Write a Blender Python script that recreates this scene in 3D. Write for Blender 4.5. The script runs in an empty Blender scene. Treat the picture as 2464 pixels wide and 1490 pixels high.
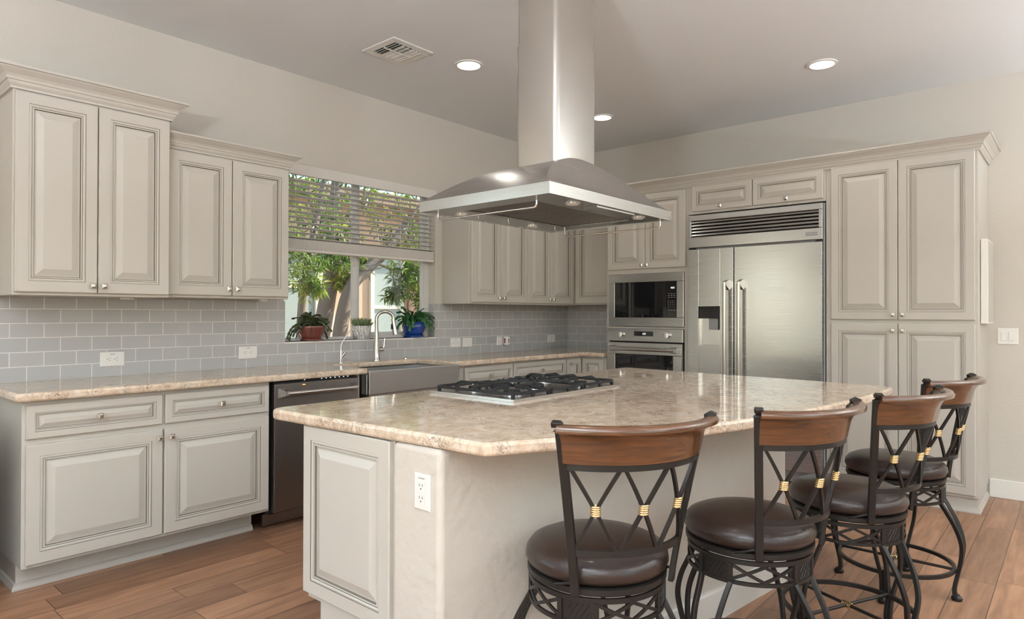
import bpy, bmesh, math, random
from mathutils import Vector, Matrix, Euler
PI = math.pi
R = math.radians
SC = bpy.context.scene
COL = SC.collection

# ------------------------------------------------------------------ camera
cam_d = bpy.data.cameras.new('camera')
cam_d.sensor_width = 36.0
cam_d.lens = 1585.7 / 2464 * 36.0
cam_d.clip_start = 0.05
cam = bpy.data.objects.new('camera', cam_d)
COL.objects.link(cam)
YAW, PITCH, ROLL = R(40.8315), R(0.3912), R(0.1102)
fwd = Vector((math.cos(YAW) * math.cos(PITCH), math.sin(YAW) * math.cos(PITCH), math.sin(PITCH)))
r0 = Vector((math.sin(YAW), -math.cos(YAW), 0))
u0 = r0.cross(fwd)
rt = r0 * math.cos(ROLL) + u0 * math.sin(ROLL)
up = -r0 * math.sin(ROLL) + u0 * math.cos(ROLL)
mw = Matrix((rt, up, -fwd)).transposed().to_4x4()
mw.translation = Vector((-5.9128, -4.2996, 1.3195))
cam.matrix_world = mw
SC.camera = cam

# ------------------------------------------------------------------ view, sky, sun, daylight
SC.view_settings.view_transform = 'Standard'
SC.view_settings.look = 'None'
SC.view_settings.gamma = 1.0
SC.view_settings.use_curve_mapping = False
SC.view_settings.exposure = 0.20

W = bpy.data.worlds.new('sky')
SC.world = W
W.use_nodes = True
wn = W.node_tree.nodes
wl = W.node_tree.links
for n in list(wn):
    wn.remove(n)
wo = wn.new('ShaderNodeOutputWorld')
bg = wn.new('ShaderNodeBackground')
sky = wn.new('ShaderNodeTexSky')
sky.sky_type = 'NISHITA'
sky.sun_disc = False
sky.sun_elevation = R(38)
sky.sun_rotation = R(100)
sky.air_density = 1.3
sky.dust_density = 0.3
sky.ozone_density = 3.0
wl.new(sky.outputs[0], bg.inputs[0])
bg.inputs[1].default_value = 0.42
wl.new(bg.outputs[0], wo.inputs[0])


def lamp(name, kind, loc, energy, color=(1, 1, 1), direction=None, **k):
    d = bpy.data.lights.new(name, kind)
    d.energy = energy
    d.color = color
    for a, b in k.items():
        setattr(d, a, b)
    o = bpy.data.objects.new(name, d)
    COL.objects.link(o)
    o.location = loc
    if direction is not None:
        o.rotation_euler = Vector(direction).to_track_quat('-Z', 'Y').to_euler()
    return o


lamp('sun', 'SUN', (4, 2, 8), 9.0, (1.0, 0.93, 0.82), (-0.80, 0.30, -0.66), angle=R(0.6))
# daylight entering through the breakfast window, the sliding door and the front windows
lamp('daylight_breakfast_window', 'AREA', (-7.8, 0.22, 1.6), 6, (0.92, 0.97, 1.0), (0.0, -1, 0.10),
     shape='RECTANGLE', size=2.9, size_y=1.6)
lamp('daylight_sliding_door', 'AREA', (-10.25, -4.3, 1.25), 22, (0.93, 0.97, 1.0), (1, 0, 0.15),
     shape='RECTANGLE', size=3.8, size_y=2.2)
lamp('daylight_front_window', 'AREA', (-5.4, -8.2, 1.6), 4, (0.95, 0.98, 1.0), (0, 1, 0.25),
     shape='RECTANGLE', size=3.4, size_y=1.6)

ZC = 0.953      # counter height
ZCEIL = 3.054


# ------------------------------------------------------------------ materials
def mat(name):
    m = bpy.data.materials.new(name)
    m.use_nodes = True
    nt = m.node_tree
    return m, nt, nt.nodes, nt.links, nt.nodes['Principled BSDF']


def simple(name, col, rough=0.5, metal=0.0, coat=0.0, bump=0.0, bscale=60.0, emis=None, estr=0.0, spec=0.5, trans=0.0, ior=1.45):
    m, nt, N, L, b = mat(name)
    b.inputs['Base Color'].default_value = (*col, 1)
    b.inputs['Roughness'].default_value = rough
    b.inputs['Metallic'].default_value = metal
    b.inputs['Coat Weight'].default_value = coat
    b.inputs['Coat Roughness'].default_value = 0.08
    b.inputs['Specular IOR Level'].default_value = spec
    b.inputs['Transmission Weight'].default_value = trans
    b.inputs['IOR'].default_value = ior
    if emis:
        b.inputs['Emission Color'].default_value = (*emis, 1)
        b.inputs['Emission Strength'].default_value = estr
    if bump:
        tc = N.new('ShaderNodeTexCoord')
        ns = N.new('ShaderNodeTexNoise')
        ns.inputs['Scale'].default_value = bscale
        ns.inputs['Detail'].default_value = 3
        bp = N.new('ShaderNodeBump')
        bp.inputs['Strength'].default_value = bump
        bp.inputs['Distance'].default_value = 0.01
        L.new(tc.outputs['Object'], ns.inputs['Vector'])
        L.new(ns.outputs[0], bp.inputs['Height'])
        L.new(bp.outputs[0], b.inputs['Normal'])
    return m


def ramp(N, stops):
    r = N.new('ShaderNodeValToRGB')
    e = r.color_ramp.elements
    while len(e) < len(stops):
        e.new(0.5)
    for i, (p, c) in enumerate(stops):
        e[i].position = p
        e[i].color = (*c, 1)
    return r


def steel(name, col, rough, axis='Z', scale=(300, 300, 2), strength=0.02):
    m, nt, N, L, b = mat(name)
    b.inputs['Base Color'].default_value = (*col, 1)
    b.inputs['Metallic'].default_value = 1.0
    tc = N.new('ShaderNodeTexCoord')
    mp = N.new('ShaderNodeMapping')
    mp.inputs['Scale'].default_value = scale
    ns = N.new('ShaderNodeTexNoise')
    ns.inputs['Scale'].default_value = 1.0
    ns.inputs['Detail'].default_value = 2
    L.new(tc.outputs['Object'], mp.inputs['Vector'])
    L.new(mp.outputs[0], ns.inputs['Vector'])
    mr = N.new('ShaderNodeMapRange')
    mr.inputs['To Min'].default_value = rough * 0.8
    mr.inputs['To Max'].default_value = rough * 1.25
    L.new(ns.outputs[0], mr.inputs['Value'])
    L.new(mr.outputs[0], b.inputs['Roughness'])
    bp = N.new('ShaderNodeBump')
    bp.inputs['Strength'].default_value = strength
    bp.inputs['Distance'].default_value = 0.002
    L.new(ns.outputs[0], bp.inputs['Height'])
    L.new(bp.outputs[0], b.inputs['Normal'])
    return m


def tile_mat(name, ax, x0):
    """running-bond wall tile; ax = 0 runs along X, 1 runs along Y"""
    m, nt, N, L, b = mat(name)
    tc = N.new('ShaderNodeTexCoord')
    sp = N.new('ShaderNodeSeparateXYZ')
    L.new(tc.outputs['Object'], sp.inputs[0])
    sx = N.new('ShaderNodeMath'); sx.operation = 'SUBTRACT'
    L.new(sp.outputs[ax], sx.inputs[0]); sx.inputs[1].default_value = x0 + 0.077
    sz = N.new('ShaderNodeMath'); sz.operation = 'SUBTRACT'
    L.new(sp.outputs[2], sz.inputs[0]); sz.inputs[1].default_value = ZC
    cb = N.new('ShaderNodeCombineXYZ')
    L.new(sx.outputs[0], cb.inputs[0]); L.new(sz.outputs[0], cb.inputs[1])
    br = N.new('ShaderNodeTexBrick')
    br.offset = 0.5
    br.inputs['Scale'].default_value = 1.0
    br.inputs['Brick Width'].default_value = 0.154
    br.inputs['Row Height'].default_value = 0.0778
    br.inputs['Mortar Size'].default_value = 0.0021
    br.inputs['Mortar Smooth'].default_value = 0.15
    br.inputs['Bias'].default_value = 0.0
    br.inputs['Color1'].default_value = (0.455, 0.450, 0.440, 1)
    br.inputs['Color2'].default_value = (0.415, 0.412, 0.408, 1)
    br.inputs['Mortar'].default_value = (0.74, 0.72, 0.68, 1)
    L.new(cb.outputs[0], br.inputs['Vector'])
    L.new(br.outputs['Color'], b.inputs['Base Color'])
    ro = N.new('ShaderNodeMapRange')
    ro.inputs['To Min'].default_value = 0.13
    ro.inputs['To Max'].default_value = 0.8
    L.new(br.outputs['Fac'], ro.inputs['Value'])
    L.new(ro.outputs[0], b.inputs['Roughness'])
    ns = N.new('ShaderNodeTexNoise'); ns.inputs['Scale'].default_value = 14
    L.new(tc.outputs['Object'], ns.inputs['Vector'])
    ad = N.new('ShaderNodeMath'); ad.operation = 'MULTIPLY_ADD'
    L.new(br.outputs['Fac'], ad.inputs[0]); ad.inputs[1].default_value = -1.0
    mu = N.new('ShaderNodeMath'); mu.operation = 'MULTIPLY'
    L.new(ns.outputs[0], mu.inputs[0]); mu.inputs[1].default_value = 0.5
    L.new(mu.outputs[0], ad.inputs[2])
    bp = N.new('ShaderNodeBump'); bp.inputs['Strength'].default_value = 0.35; bp.inputs['Distance'].default_value = 0.003
    L.new(ad.outputs[0], bp.inputs['Height'])
    L.new(bp.outputs[0], b.inputs['Normal'])
    return m


def quartz_mat():
    m, nt, N, L, b = mat('quartz')
    tc = N.new('ShaderNodeTexCoord')
    n1 = N.new('ShaderNodeTexNoise'); n1.inputs['Scale'].default_value = 16; n1.inputs['Detail'].default_value = 6; n1.inputs['Roughness'].default_value = 0.65; n1.inputs['Distortion'].default_value = 1.4
    L.new(tc.outputs['Object'], n1.inputs['Vector'])
    r1 = ramp(N, [(0.30, (0.47, 0.345, 0.245)), (0.50, (0.64, 0.50, 0.375)), (0.66, (0.76, 0.655, 0.54)), (0.82, (0.82, 0.78, 0.72))])
    L.new(n1.outputs[0], r1.inputs[0])
    n2 = N.new('ShaderNodeTexNoise'); n2.inputs['Scale'].default_value = 34; n2.inputs['Detail'].default_value = 5; n2.inputs['Distortion'].default_value = 2.2
    L.new(tc.outputs['Object'], n2.inputs['Vector'])
    ab = N.new('ShaderNodeMath'); ab.operation = 'SUBTRACT'; ab.inputs[1].default_value = 0.5
    L.new(n2.outputs[0], ab.inputs[0])
    a2 = N.new('ShaderNodeMath'); a2.operation = 'ABSOLUTE'; L.new(ab.outputs[0], a2.inputs[0])
    r2 = ramp(N, [(0.0, (1, 1, 1)), (0.012, (0.8, 0.8, 0.8)), (0.035, (0, 0, 0))])
    L.new(a2.outputs[0], r2.inputs[0])
    n3 = N.new('ShaderNodeTexNoise'); n3.inputs['Scale'].default_value = 9; n3.inputs['Detail'].default_value = 2
    L.new(tc.outputs['Object'], n3.inputs['Vector'])
    r3 = ramp(N, [(0.44, (0, 0, 0)), (0.62, (1, 1, 1))])
    L.new(n3.outputs[0], r3.inputs[0])
    mu = N.new('ShaderNodeMath'); mu.operation = 'MULTIPLY'
    L.new(r2.outputs[0], mu.inputs[0]); L.new(r3.outputs[0], mu.inputs[1])
    mx = N.new('ShaderNodeMix'); mx.data_type = 'RGBA'
    L.new(mu.outputs[0], mx.inputs[0])
    L.new(r1.outputs[0], mx.inputs[6]); mx.inputs[7].default_value = (0.20, 0.155, 0.125, 1)
    L.new(mx.outputs[2], b.inputs['Base Color'])
    b.inputs['Roughness'].default_value = 0.055
    b.inputs['Specular IOR Level'].default_value = 0.6
    return m


def floor_mat():
    m, nt, N, L, b = mat('plank_floor')
    tc = N.new('ShaderNodeTexCoord')
    sp = N.new('ShaderNodeSeparateXYZ')
    L.new(tc.outputs['Object'], sp.inputs[0])
    PW, PL = 0.157, 1.05

    def mth(op, a, b2=None, c=None):
        n = N.new('ShaderNodeMath'); n.operation = op
        for i, v in enumerate((a, b2, c)):
            if v is None:
                continue
            if isinstance(v, (int, float)):
                n.inputs[i].default_value = v
            else:
                L.new(v, n.inputs[i])
        return n.outputs[0]
    ys = mth('DIVIDE', mth('ADD', sp.outputs[1], 0.840), PW)
    row = mth('FLOOR', ys)
    fy = mth('FRACT', ys)
    wn1 = N.new('ShaderNodeTexWhiteNoise'); wn1.noise_dimensions = '1D'
    L.new(row, wn1.inputs['W'])
    xs = mth('DIVIDE', mth('ADD', sp.outputs[0], mth('MULTIPLY', wn1.outputs['Value'], 5.0)), PL)
    colm = mth('FLOOR', xs)
    fx = mth('FRACT', xs)
    cb = N.new('ShaderNodeCombineXYZ')
    L.new(row, cb.inputs[0]); L.new(colm, cb.inputs[1])
    wn2 = N.new('ShaderNodeTexWhiteNoise'); wn2.noise_dimensions = '2D'
    L.new(cb.outputs[0], wn2.inputs['Vector'])
    mp = N.new('ShaderNodeMapping')
    mp.inputs['Scale'].default_value = (1.6, 14, 1)
    L.new(tc.outputs['Object'], mp.inputs['Vector'])
    ofs = N.new('ShaderNodeVectorMath'); ofs.operation = 'MULTIPLY_ADD'
    L.new(wn2.outputs['Color'], ofs.inputs[0]); ofs.inputs[1].default_value = (30, 30, 30)
    L.new(mp.outputs[0], ofs.inputs[2])
    ns = N.new('ShaderNodeTexNoise'); ns.inputs['Scale'].default_value = 2.0; ns.inputs['Detail'].default_value = 6; ns.inputs['Distortion'].default_value = 0.6
    L.new(ofs.outputs[0], ns.inputs['Vector'])
    r1 = ramp(N, [(0.25, (0.205, 0.092, 0.043)), (0.5, (0.320, 0.152, 0.074)), (0.75, (0.410, 0.212, 0.108))])
    L.new(ns.outputs[0], r1.inputs[0])
    hv = N.new('ShaderNodeHueSaturation')
    hv.inputs['Saturation'].default_value = 0.92
    L.new(r1.outputs[0], hv.inputs['Color'])
    L.new(mth('MULTIPLY_ADD', wn2.outputs['Value'], 0.55, 0.72), hv.inputs['Value'])
    # joints
    ey = mth('MULTIPLY', mth('MINIMUM', fy, mth('SUBTRACT', 1.0, fy)), PW)
    ex = mth('MULTIPLY', mth('MINIMUM', fx, mth('SUBTRACT', 1.0, fx)), PL)
    e = mth('MINIMUM', ex, ey)
    gap = mth('LESS_THAN', e, 0.0016)
    mx = N.new('ShaderNodeMix'); mx.data_type = 'RGBA'
    L.new(gap, mx.inputs[0]); L.new(hv.outputs[0], mx.inputs[6]); mx.inputs[7].default_value = (0.06, 0.030, 0.018, 1)
    L.new(mx.outputs[2], b.inputs['Base Color'])
    b.inputs['Roughness'].default_value = 0.38
    bp = N.new('ShaderNodeBump'); bp.inputs['Strength'].default_value = 0.25; bp.inputs['Distance'].default_value = 0.002
    h = mth('MULTIPLY_ADD', ns.outputs[0], 0.4, mth('MINIMUM', mth('MULTIPLY', e, 300), 1.0))
    L.new(h, bp.inputs['Height'])
    L.new(bp.outputs[0], b.inputs['Normal'])
    return m


def wood_mat(name, dark, light, rough=0.25, coat=0.5, scale=(3, 3, 40)):
    m, nt, N, L, b = mat(name)
    tc = N.new('ShaderNodeTexCoord')
    mp = N.new('ShaderNodeMapping'); mp.inputs['Scale'].default_value = scale
    ns = N.new('ShaderNodeTexNoise'); ns.inputs['Scale'].default_value = 1.5; ns.inputs['Detail'].default_value = 5; ns.inputs['Distortion'].default_value = 0.8
    L.new(tc.outputs['Object'], mp.inputs['Vector']); L.new(mp.outputs[0], ns.inputs['Vector'])
    r = ramp(N, [(0.3, dark), (0.7, light)])
    L.new(ns.outputs[0], r.inputs[0]); L.new(r.outputs[0], b.inputs['Base Color'])
    b.inputs['Roughness'].default_value = rough
    b.inputs['Coat Weight'].default_value = coat
    b.inputs['Coat Roughness'].default_value = 0.12
    return m


def glass_mat():
    m = bpy.data.materials.new('window_glass')
    m.use_nodes = True
    N = m.node_tree.nodes; L = m.node_tree.links
    for n in list(N):
        N.remove(n)
    o = N.new('ShaderNodeOutputMaterial')
    mx = N.new('ShaderNodeMixShader')
    tr = N.new('ShaderNodeBsdfTransparent')
    tr.inputs[0].default_value = (0.97, 0.98, 0.97, 1)
    gl = N.new('ShaderNodeBsdfGlossy'); gl.inputs['Roughness'].default_value = 0.01
    fr = N.new('ShaderNodeFresnel'); fr.inputs['IOR'].default_value = 1.35
    L.new(fr.outputs[0], mx.inputs[0]); L.new(tr.outputs[0], mx.inputs[1]); L.new(gl.outputs[0], mx.inputs[2])
    L.new(mx.outputs[0], o.inputs[0])
    return m


def leaf_mat(name, cols, rough=0.35, trans=0.5, scale=9.0):
    m = bpy.data.materials.new(name)
    m.use_nodes = True
    N = m.node_tree.nodes; L = m.node_tree.links
    b = N['Principled BSDF']; o = N['Material Output']
    tc = N.new('ShaderNodeTexCoord')
    ns = N.new('ShaderNodeTexNoise'); ns.inputs['Scale'].default_value = scale; ns.inputs['Detail'].default_value = 4
    L.new(tc.outputs['Object'], ns.inputs['Vector'])
    k = len(cols)
    r = ramp(N, [(0.3 + 0.4 * i / (k - 1), c) for i, c in enumerate(cols)])
    L.new(ns.outputs[0], r.inputs[0]); L.new(r.outputs[0], b.inputs['Base Color'])
    b.inputs['Roughness'].default_value = rough
    tl = N.new('ShaderNodeBsdfTranslucent')
    L.new(r.outputs[0], tl.inputs[0])
    mx = N.new('ShaderNodeMixShader'); mx.inputs[0].default_value = trans
    L.new(b.outputs[0], mx.inputs[1]); L.new(tl.outputs[0], mx.inputs[2]); L.new(mx.outputs[0], o.inputs[0])
    return m


def pierced_mat():
    m, nt, N, L, b = mat('patterned_ceramic')
    tc = N.new('ShaderNodeTexCoord')
    vo = N.new('ShaderNodeTexVoronoi'); vo.inputs['Scale'].default_value = 95
    vo.inputs['Randomness'].default_value = 0.25
    L.new(tc.outputs['Object'], vo.inputs['Vector'])
    r = ramp(N, [(0.30, (0.07, 0.07, 0.08)), (0.42, (0.72, 0.71, 0.68))])
    L.new(vo.outputs['Distance'], r.inputs[0]); L.new(r.outputs[0], b.inputs['Base Color'])
    b.inputs['Roughness'].default_value = 0.5
    return m


def filter_mat():
    m, nt, N, L, b = mat('hood_filter_mesh')
    b.inputs['Metallic'].default_value = 1.0
    b.inputs['Roughness'].default_value = 0.4
    tc = N.new('ShaderNodeTexCoord')
    wv = N.new('ShaderNodeTexWave'); wv.wave_type = 'RINGS'; wv.rings_direction = 'Z'
    wv.inputs['Scale'].default_value = 22; wv.inputs['Distortion'].default_value = 0
    mp = N.new('ShaderNodeMapping'); mp.inputs['Location'].default_value = (3.9, 2.0, 0)
    L.new(tc.outputs['Object'], mp.inputs['Vector']); L.new(mp.outputs[0], wv.inputs['Vector'])
    vo = N.new('ShaderNodeTexVoronoi'); vo.inputs['Scale'].default_value = 160; vo.inputs['Randomness'].default_value = 0.1
    L.new(tc.outputs['Object'], vo.inputs['Vector'])
    r = ramp(N, [(0.25, (0.10, 0.09, 0.085)), (0.5, (0.42, 0.40, 0.38))])
    L.new(vo.outputs['Distance'], r.inputs[0])
    rw = ramp(N, [(0.3, (0.45, 0.44, 0.43)), (0.7, (1, 1, 1))])
    L.new(wv.outputs[0], rw.inputs[0])
    mx = N.new('ShaderNodeMix'); mx.data_type = 'RGBA'; mx.blend_type = 'MULTIPLY'; mx.inputs[0].default_value = 1
    L.new(r.outputs[0], mx.inputs[6]); L.new(rw.outputs[0], mx.inputs[7])
    L.new(mx.outputs[2], b.inputs['Base Color'])
    bp = N.new('ShaderNodeBump'); bp.inputs['Strength'].default_value = 0.6; bp.inputs['Distance'].default_value = 0.006
    L.new(wv.outputs[0], bp.inputs['Height']); L.new(bp.outputs[0], b.inputs['Normal'])
    return m


PAINT = simple('cabinet_paint', (0.520, 0.485, 0.430), 0.36)
GLAZE = simple('pewter_glaze', (0.15, 0.125, 0.10), 0.5)
WALL = simple('wall_paint', (0.590, 0.545, 0.480), 0.75, bump=0.12, bscale=55)
PONY = simple('textured_drywall', (0.575, 0.525, 0.460), 0.55, bump=0.40, bscale=26)
CEIL = simple('ceiling_paint', (0.80, 0.80, 0.79), 0.85, bump=0.08, bscale=45)
TRIM = simple('white_trim', (0.80, 0.77, 0.71), 0.4)
TILE_B = tile_mat('wall_tile_back', 0, -4.9354)
TILE_R = tile_mat('wall_tile_right', 1, -0.129)
QUARTZ = quartz_mat()
FLOOR = floor_mat()
STEEL = steel('brushed_steel', (0.52, 0.515, 0.505), 0.25, scale=(3, 3, 420), strength=0.003)
STEEL_V = steel('brushed_steel_upright', (0.60, 0.575, 0.535), 0.24, scale=(420, 420, 3), strength=0.003)
STEEL_D = steel('slate_steel', (0.235, 0.215, 0.205), 0.34, scale=(3, 3, 420), strength=0.003)
SINKST = steel('sink_steel', (0.40, 0.40, 0.40), 0.30, scale=(3, 3, 420), strength=0.003)
CHROME = simple('polished_steel', (0.75, 0.74, 0.72), 0.14, 1.0)
NICKEL = simple('satin_nickel', (0.66, 0.63, 0.58), 0.26, 1.0)
IRON = simple('dark_bronze_iron', (0.022, 0.019, 0.017), 0.38, 0.35)
CASTIRON = simple('cast_iron', (0.018, 0.018, 0.019), 0.55, 0.2)
BRASS = simple('brass_wire', (0.80, 0.60, 0.32), 0.25, 1.0)
LEATHER = simple('dark_leather', (0.030, 0.018, 0.014), 0.33, 0, 0.15, bump=0.10, bscale=120)
RAILWOOD = wood_mat('walnut_rail', (0.055, 0.020, 0.007), (0.150, 0.058, 0.018), 0.22, 0.6)
BLACKGL = simple('black_glass', (0.010, 0.010, 0.011), 0.03, 0, 0, spec=0.7)
BLACK = simple('black_plastic', (0.012, 0.012, 0.013), 0.35)
GREYPL = simple('grey_plastic', (0.30, 0.30, 0.30), 0.4)
WHITEPL = simple('white_plastic', (0.80, 0.78, 0.74), 0.28)
SLOT = simple('dark_slot', (0.03, 0.03, 0.03), 0.6)
BLUEPL = simple('blue_print', (0.10, 0.22, 0.42), 0.5)
REDPL = simple('red_plastic', (0.28, 0.02, 0.04), 0.25)
VINYL = simple('window_vinyl', (0.62, 0.61, 0.58), 0.4)
BLIND = simple('blind_slat_paint', (0.70, 0.665, 0.61), 0.45)
GLASS = glass_mat()
SILL = simple('sill_stone', (0.78, 0.76, 0.72), 0.2)
CANLIGHT = simple('lamp_diffuser', (1, 1, 1), 0.5, emis=(1.0, 0.94, 0.86), estr=9.0)
HOODLAMP = simple('hood_lamp_glass', (0.75, 0.74, 0.70), 0.25)
LED_W = simple('clock_digits', (0.8, 0.8, 0.8), 0.5, emis=(0.9, 0.95, 1.0), estr=1.2)
LED_O = simple('amber_indicator', (1.0, 0.45, 0.08), 0.5, emis=(1.0, 0.42, 0.06), estr=1.6)
TERRA = simple('oxblood_glaze', (0.17, 0.048, 0.034), 0.25, coat=0.4)
BLUEGL = simple('cobalt_glaze', (0.006, 0.045, 0.26), 0.10, coat=0.6)
PIERCED = pierced_mat()
SOIL = simple('potting_soil', (0.05, 0.035, 0.025), 0.9, bump=0.5, bscale=80)
LEAF_P = leaf_mat('purple_green_leaf', [(0.030, 0.025, 0.030), (0.045, 0.075, 0.030), (0.11, 0.13, 0.045), (0.10, 0.085, 0.11)], 0.35, 0.25, 14)
LEAF_G = leaf_mat('cactus_green_leaf', [(0.020, 0.085, 0.030), (0.045, 0.16, 0.05), (0.11, 0.25, 0.09)], 0.28, 0.25, 12)
LEAF_S = leaf_mat('pale_sprig_leaf', [(0.20, 0.27, 0.12), (0.36, 0.42, 0.24)], 0.5, 0.4, 12)
LEAF_T = leaf_mat('tree_leaf', [(0.030, 0.075, 0.022), (0.085, 0.17, 0.030), (0.26, 0.36, 0.055), (0.42, 0.42, 0.08)], 0.32, 0.5, 3.0)
BARK = simple('smooth_bark', (0.23, 0.175, 0.135), 0.8, bump=0.5, bscale=18)
STUCCO = simple('peach_stucco', (0.62, 0.40, 0.26), 0.9, bump=0.3, bscale=40)
STUCCO_B = simple('brown_stucco', (0.22, 0.13, 0.085), 0.9, bump=0.3, bscale=40)
CASING = simple('cream_casing', (0.72, 0.66, 0.52), 0.6)
SHUTTER = simple('window_shade', (0.34, 0.38, 0.34), 0.5)
GRAVEL = simple('tan_gravel', (0.40, 0.32, 0.24), 0.95, bump=0.8, bscale=60)
ROOFT = simple('roof_tile', (0.34, 0.20, 0.13), 0.8)
DARKWOOD = wood_mat('espresso_wood', (0.012, 0.008, 0.006), (0.030, 0.019, 0.013), 0.4, 0.2)
PUCK = simple('puck_lens', (0.85, 0.85, 0.82), 0.3)
VENTDARK = simple('duct_dark', (0.10, 0.10, 0.095), 0.8)


# ------------------------------------------------------------------ mesh builder
class MB:
    def __init__(self):
        self.v = []
        self.f = []
        self.m = []

    def add(self, p):
        self.v.append(tuple(p))
        return len(self.v) - 1

    def face(self, idx, m=0):
        self.f.append(tuple(idx))
        self.m.append(m)

    def box(self, x0, x1, y0, y1, z0, z1, m=0):
        x0, x1 = min(x0, x1), max(x0, x1); y0, y1 = min(y0, y1), max(y0, y1); z0, z1 = min(z0, z1), max(z0, z1)
        b = len(self.v)
        for z in (z0, z1):
            for x, y in ((x0, y0), (x1, y0), (x1, y1), (x0, y1)):
                self.v.append((x, y, z))
        for q in ((3, 2, 1, 0), (4, 5, 6, 7), (0, 1, 5, 4), (1, 2, 6, 5), (2, 3, 7, 6), (3, 0, 4, 7)):
            self.face([b + i for i in q], m)
        return self

    def obox(self, M, sx, sy, sz, m=0):
        """box centred on matrix M with full sizes"""
        b = len(self.v)
        for z in (-.5, .5):
            for x, y in ((-.5, -.5), (.5, -.5), (.5, .5), (-.5, .5)):
                self.v.append(tuple(M @ Vector((x * sx, y * sy, z * sz))))
        for q in ((3, 2, 1, 0), (4, 5, 6, 7), (0, 1, 5, 4), (1, 2, 6, 5), (2, 3, 7, 6), (3, 0, 4, 7)):
            self.face([b + i for i in q], m)
        return self

    def rings(self, loops, m=0, closed=False, cap0=True, cap1=True):
        """bridge successive loops (lists of points of one length)"""
        n = len(loops[0])
        base = []
        for lp in loops:
            base.append([self.add(p) for p in lp])
        k = len(loops)
        for i in range(k if closed else k - 1):
            a, b = base[i], base[(i + 1) % k]
            for j in range(n):
                self.face((a[j], a[(j + 1) % n], b[(j + 1) % n], b[j]), m)
        if not closed:
            if cap0:
                self.face(list(reversed(base[0])), m)
            if cap1:
                self.face(base[-1], m)
        return self

    def tube(self, pts, r, n=8, m=0, closed=False, ref=None, rect=None):
        """round tube, or a rectangular bar with rect=(half_along_ref, half_across)"""
        P = [Vector(p) for p in pts]
        k = len(P)
        T = []
        for i in range(k):
            if closed:
                t = P[(i + 1) % k] - P[i - 1]
            else:
                t = P[min(i + 1, k - 1)] - P[max(i - 1, 0)]
            T.append(t.normalized())
        nrm = Vector(ref) if ref is not None and not callable(ref) else (ref(P[0]) if callable(ref) else None)
        if nrm is None:
            nrm = Vector((0, 0, 1)) if abs(T[0].z) < 0.9 else Vector((1, 0, 0))
        loops = []
        for i in range(k):
            if callable(ref):
                nrm = ref(P[i])
            a = nrm - T[i] * nrm.dot(T[i])
            if a.length < 1e-6:
                a = T[i].orthogonal()
            a.normalize()
            nrm = a
            b = T[i].cross(a)
            rr = r[i] if isinstance(r, (list, tuple)) else r
            if rect:
                ha, hb = rect
                loops.append([P[i] + a * ha + b * hb, P[i] - a * ha + b * hb, P[i] - a * ha - b * hb, P[i] + a * ha - b * hb])
            else:
                loops.append([P[i] + (a * math.cos(2 * PI * j / n) + b * math.sin(2 * PI * j / n)) * rr for j in range(n)])
        return self.rings(loops, m, closed)

    def lathe(self, prof, c=(0, 0, 0), n=32, m=0, rfun=None):
        loops = []
        for r, z in prof:
            lp = []
            for j in range(n):
                a = 2 * PI * j / n
                q = r * (rfun(a, z) if rfun else 1.0)
                lp.append((c[0] + q * math.cos(a), c[1] + q * math.sin(a), c[2] + z))
            loops.append(lp)
        return self.rings(loops, m)

    def cyl(self, p0, p1, r0, r1=None, n=16, m=0):
        return self.tube([p0, p1], [r0, r0 if r1 is None else r1], n, m)

    def prism(self, poly, z0, z1, m=0):
        a = [self.add((x, y, z0)) for x, y in poly]
        b = [self.add((x, y, z1)) for x, y in poly]
        n = len(poly)
        self.face(list(reversed(a)), m)
        self.face(b, m)
        for i in range(n):
            self.face((a[i], a[(i + 1) % n], b[(i + 1) % n], b[i]), m)
        return self

    def sweep(self, path, prof, z=0.0, m=0, caps=True):
        """mitred moulding: path in plan, profile (out, up) to the right of travel"""
        P = [Vector(p) for p in path]
        k = len(P)
        nr = []
        for i in range(k - 1):
            d = (P[i + 1] - P[i]).normalized()
            nr.append(Vector((d.y, -d.x)))
        loops = []
        for i in range(k):
            if i == 0:
                o = nr[0]
            elif i == k - 1:
                o = nr[-1]
            else:
                o = (nr[i - 1] + nr[i])
                o = o / (o.dot(nr[i]))
            loops.append([(P[i].x + o.x * a, P[i].y + o.y * a, z + b) for a, b in prof])
        return self.rings(loops, m, False, caps, caps)

    def panel(self, x0, x1, z0, z1, yf, k=1.0, thick=0.02, mp=0, mg=1):
        """raised-panel front with pinstripe glaze lines, facing -y"""
        S = [(0, 0, mp), (0, thick - .004, mp), (.004, thick, mp), (.054 * k, thick, mp), (.0552 * k, thick - .003, mg),
             (.061 * k, thick - .0015, mp), (.067 * k, thick - .004, mp), (.0686 * k, thick - .006, mg), (.071 * k, thick - .0035, mp), (.0755 * k, thick - .0045, mp),
             (.0785 * k, thick - .0125, mg), (.086 * k, thick - .0115, mp), (.112 * k, thick - .003, mp), (.1155 * k, thick - .002, mp)]
        loops = []
        base = []
        for ins, d, mm in S:
            y = yf - d
            base.append([self.add((x0 + ins, y, z0 + ins)), self.add((x1 - ins, y, z0 + ins)), self.add((x1 - ins, y, z1 - ins)), self.add((x0 + ins, y, z1 - ins))])
        for i in range(len(S) - 1):
            a, b = base[i], base[i + 1]
            for j in range(4):
                self.face((a[j], a[(j + 1) % 4], b[(j + 1) % 4], b[j]), S[i + 1][2])
        self.face(base[-1], mp)
        self.face(list(reversed(base[0])), mp)
        return self


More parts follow.
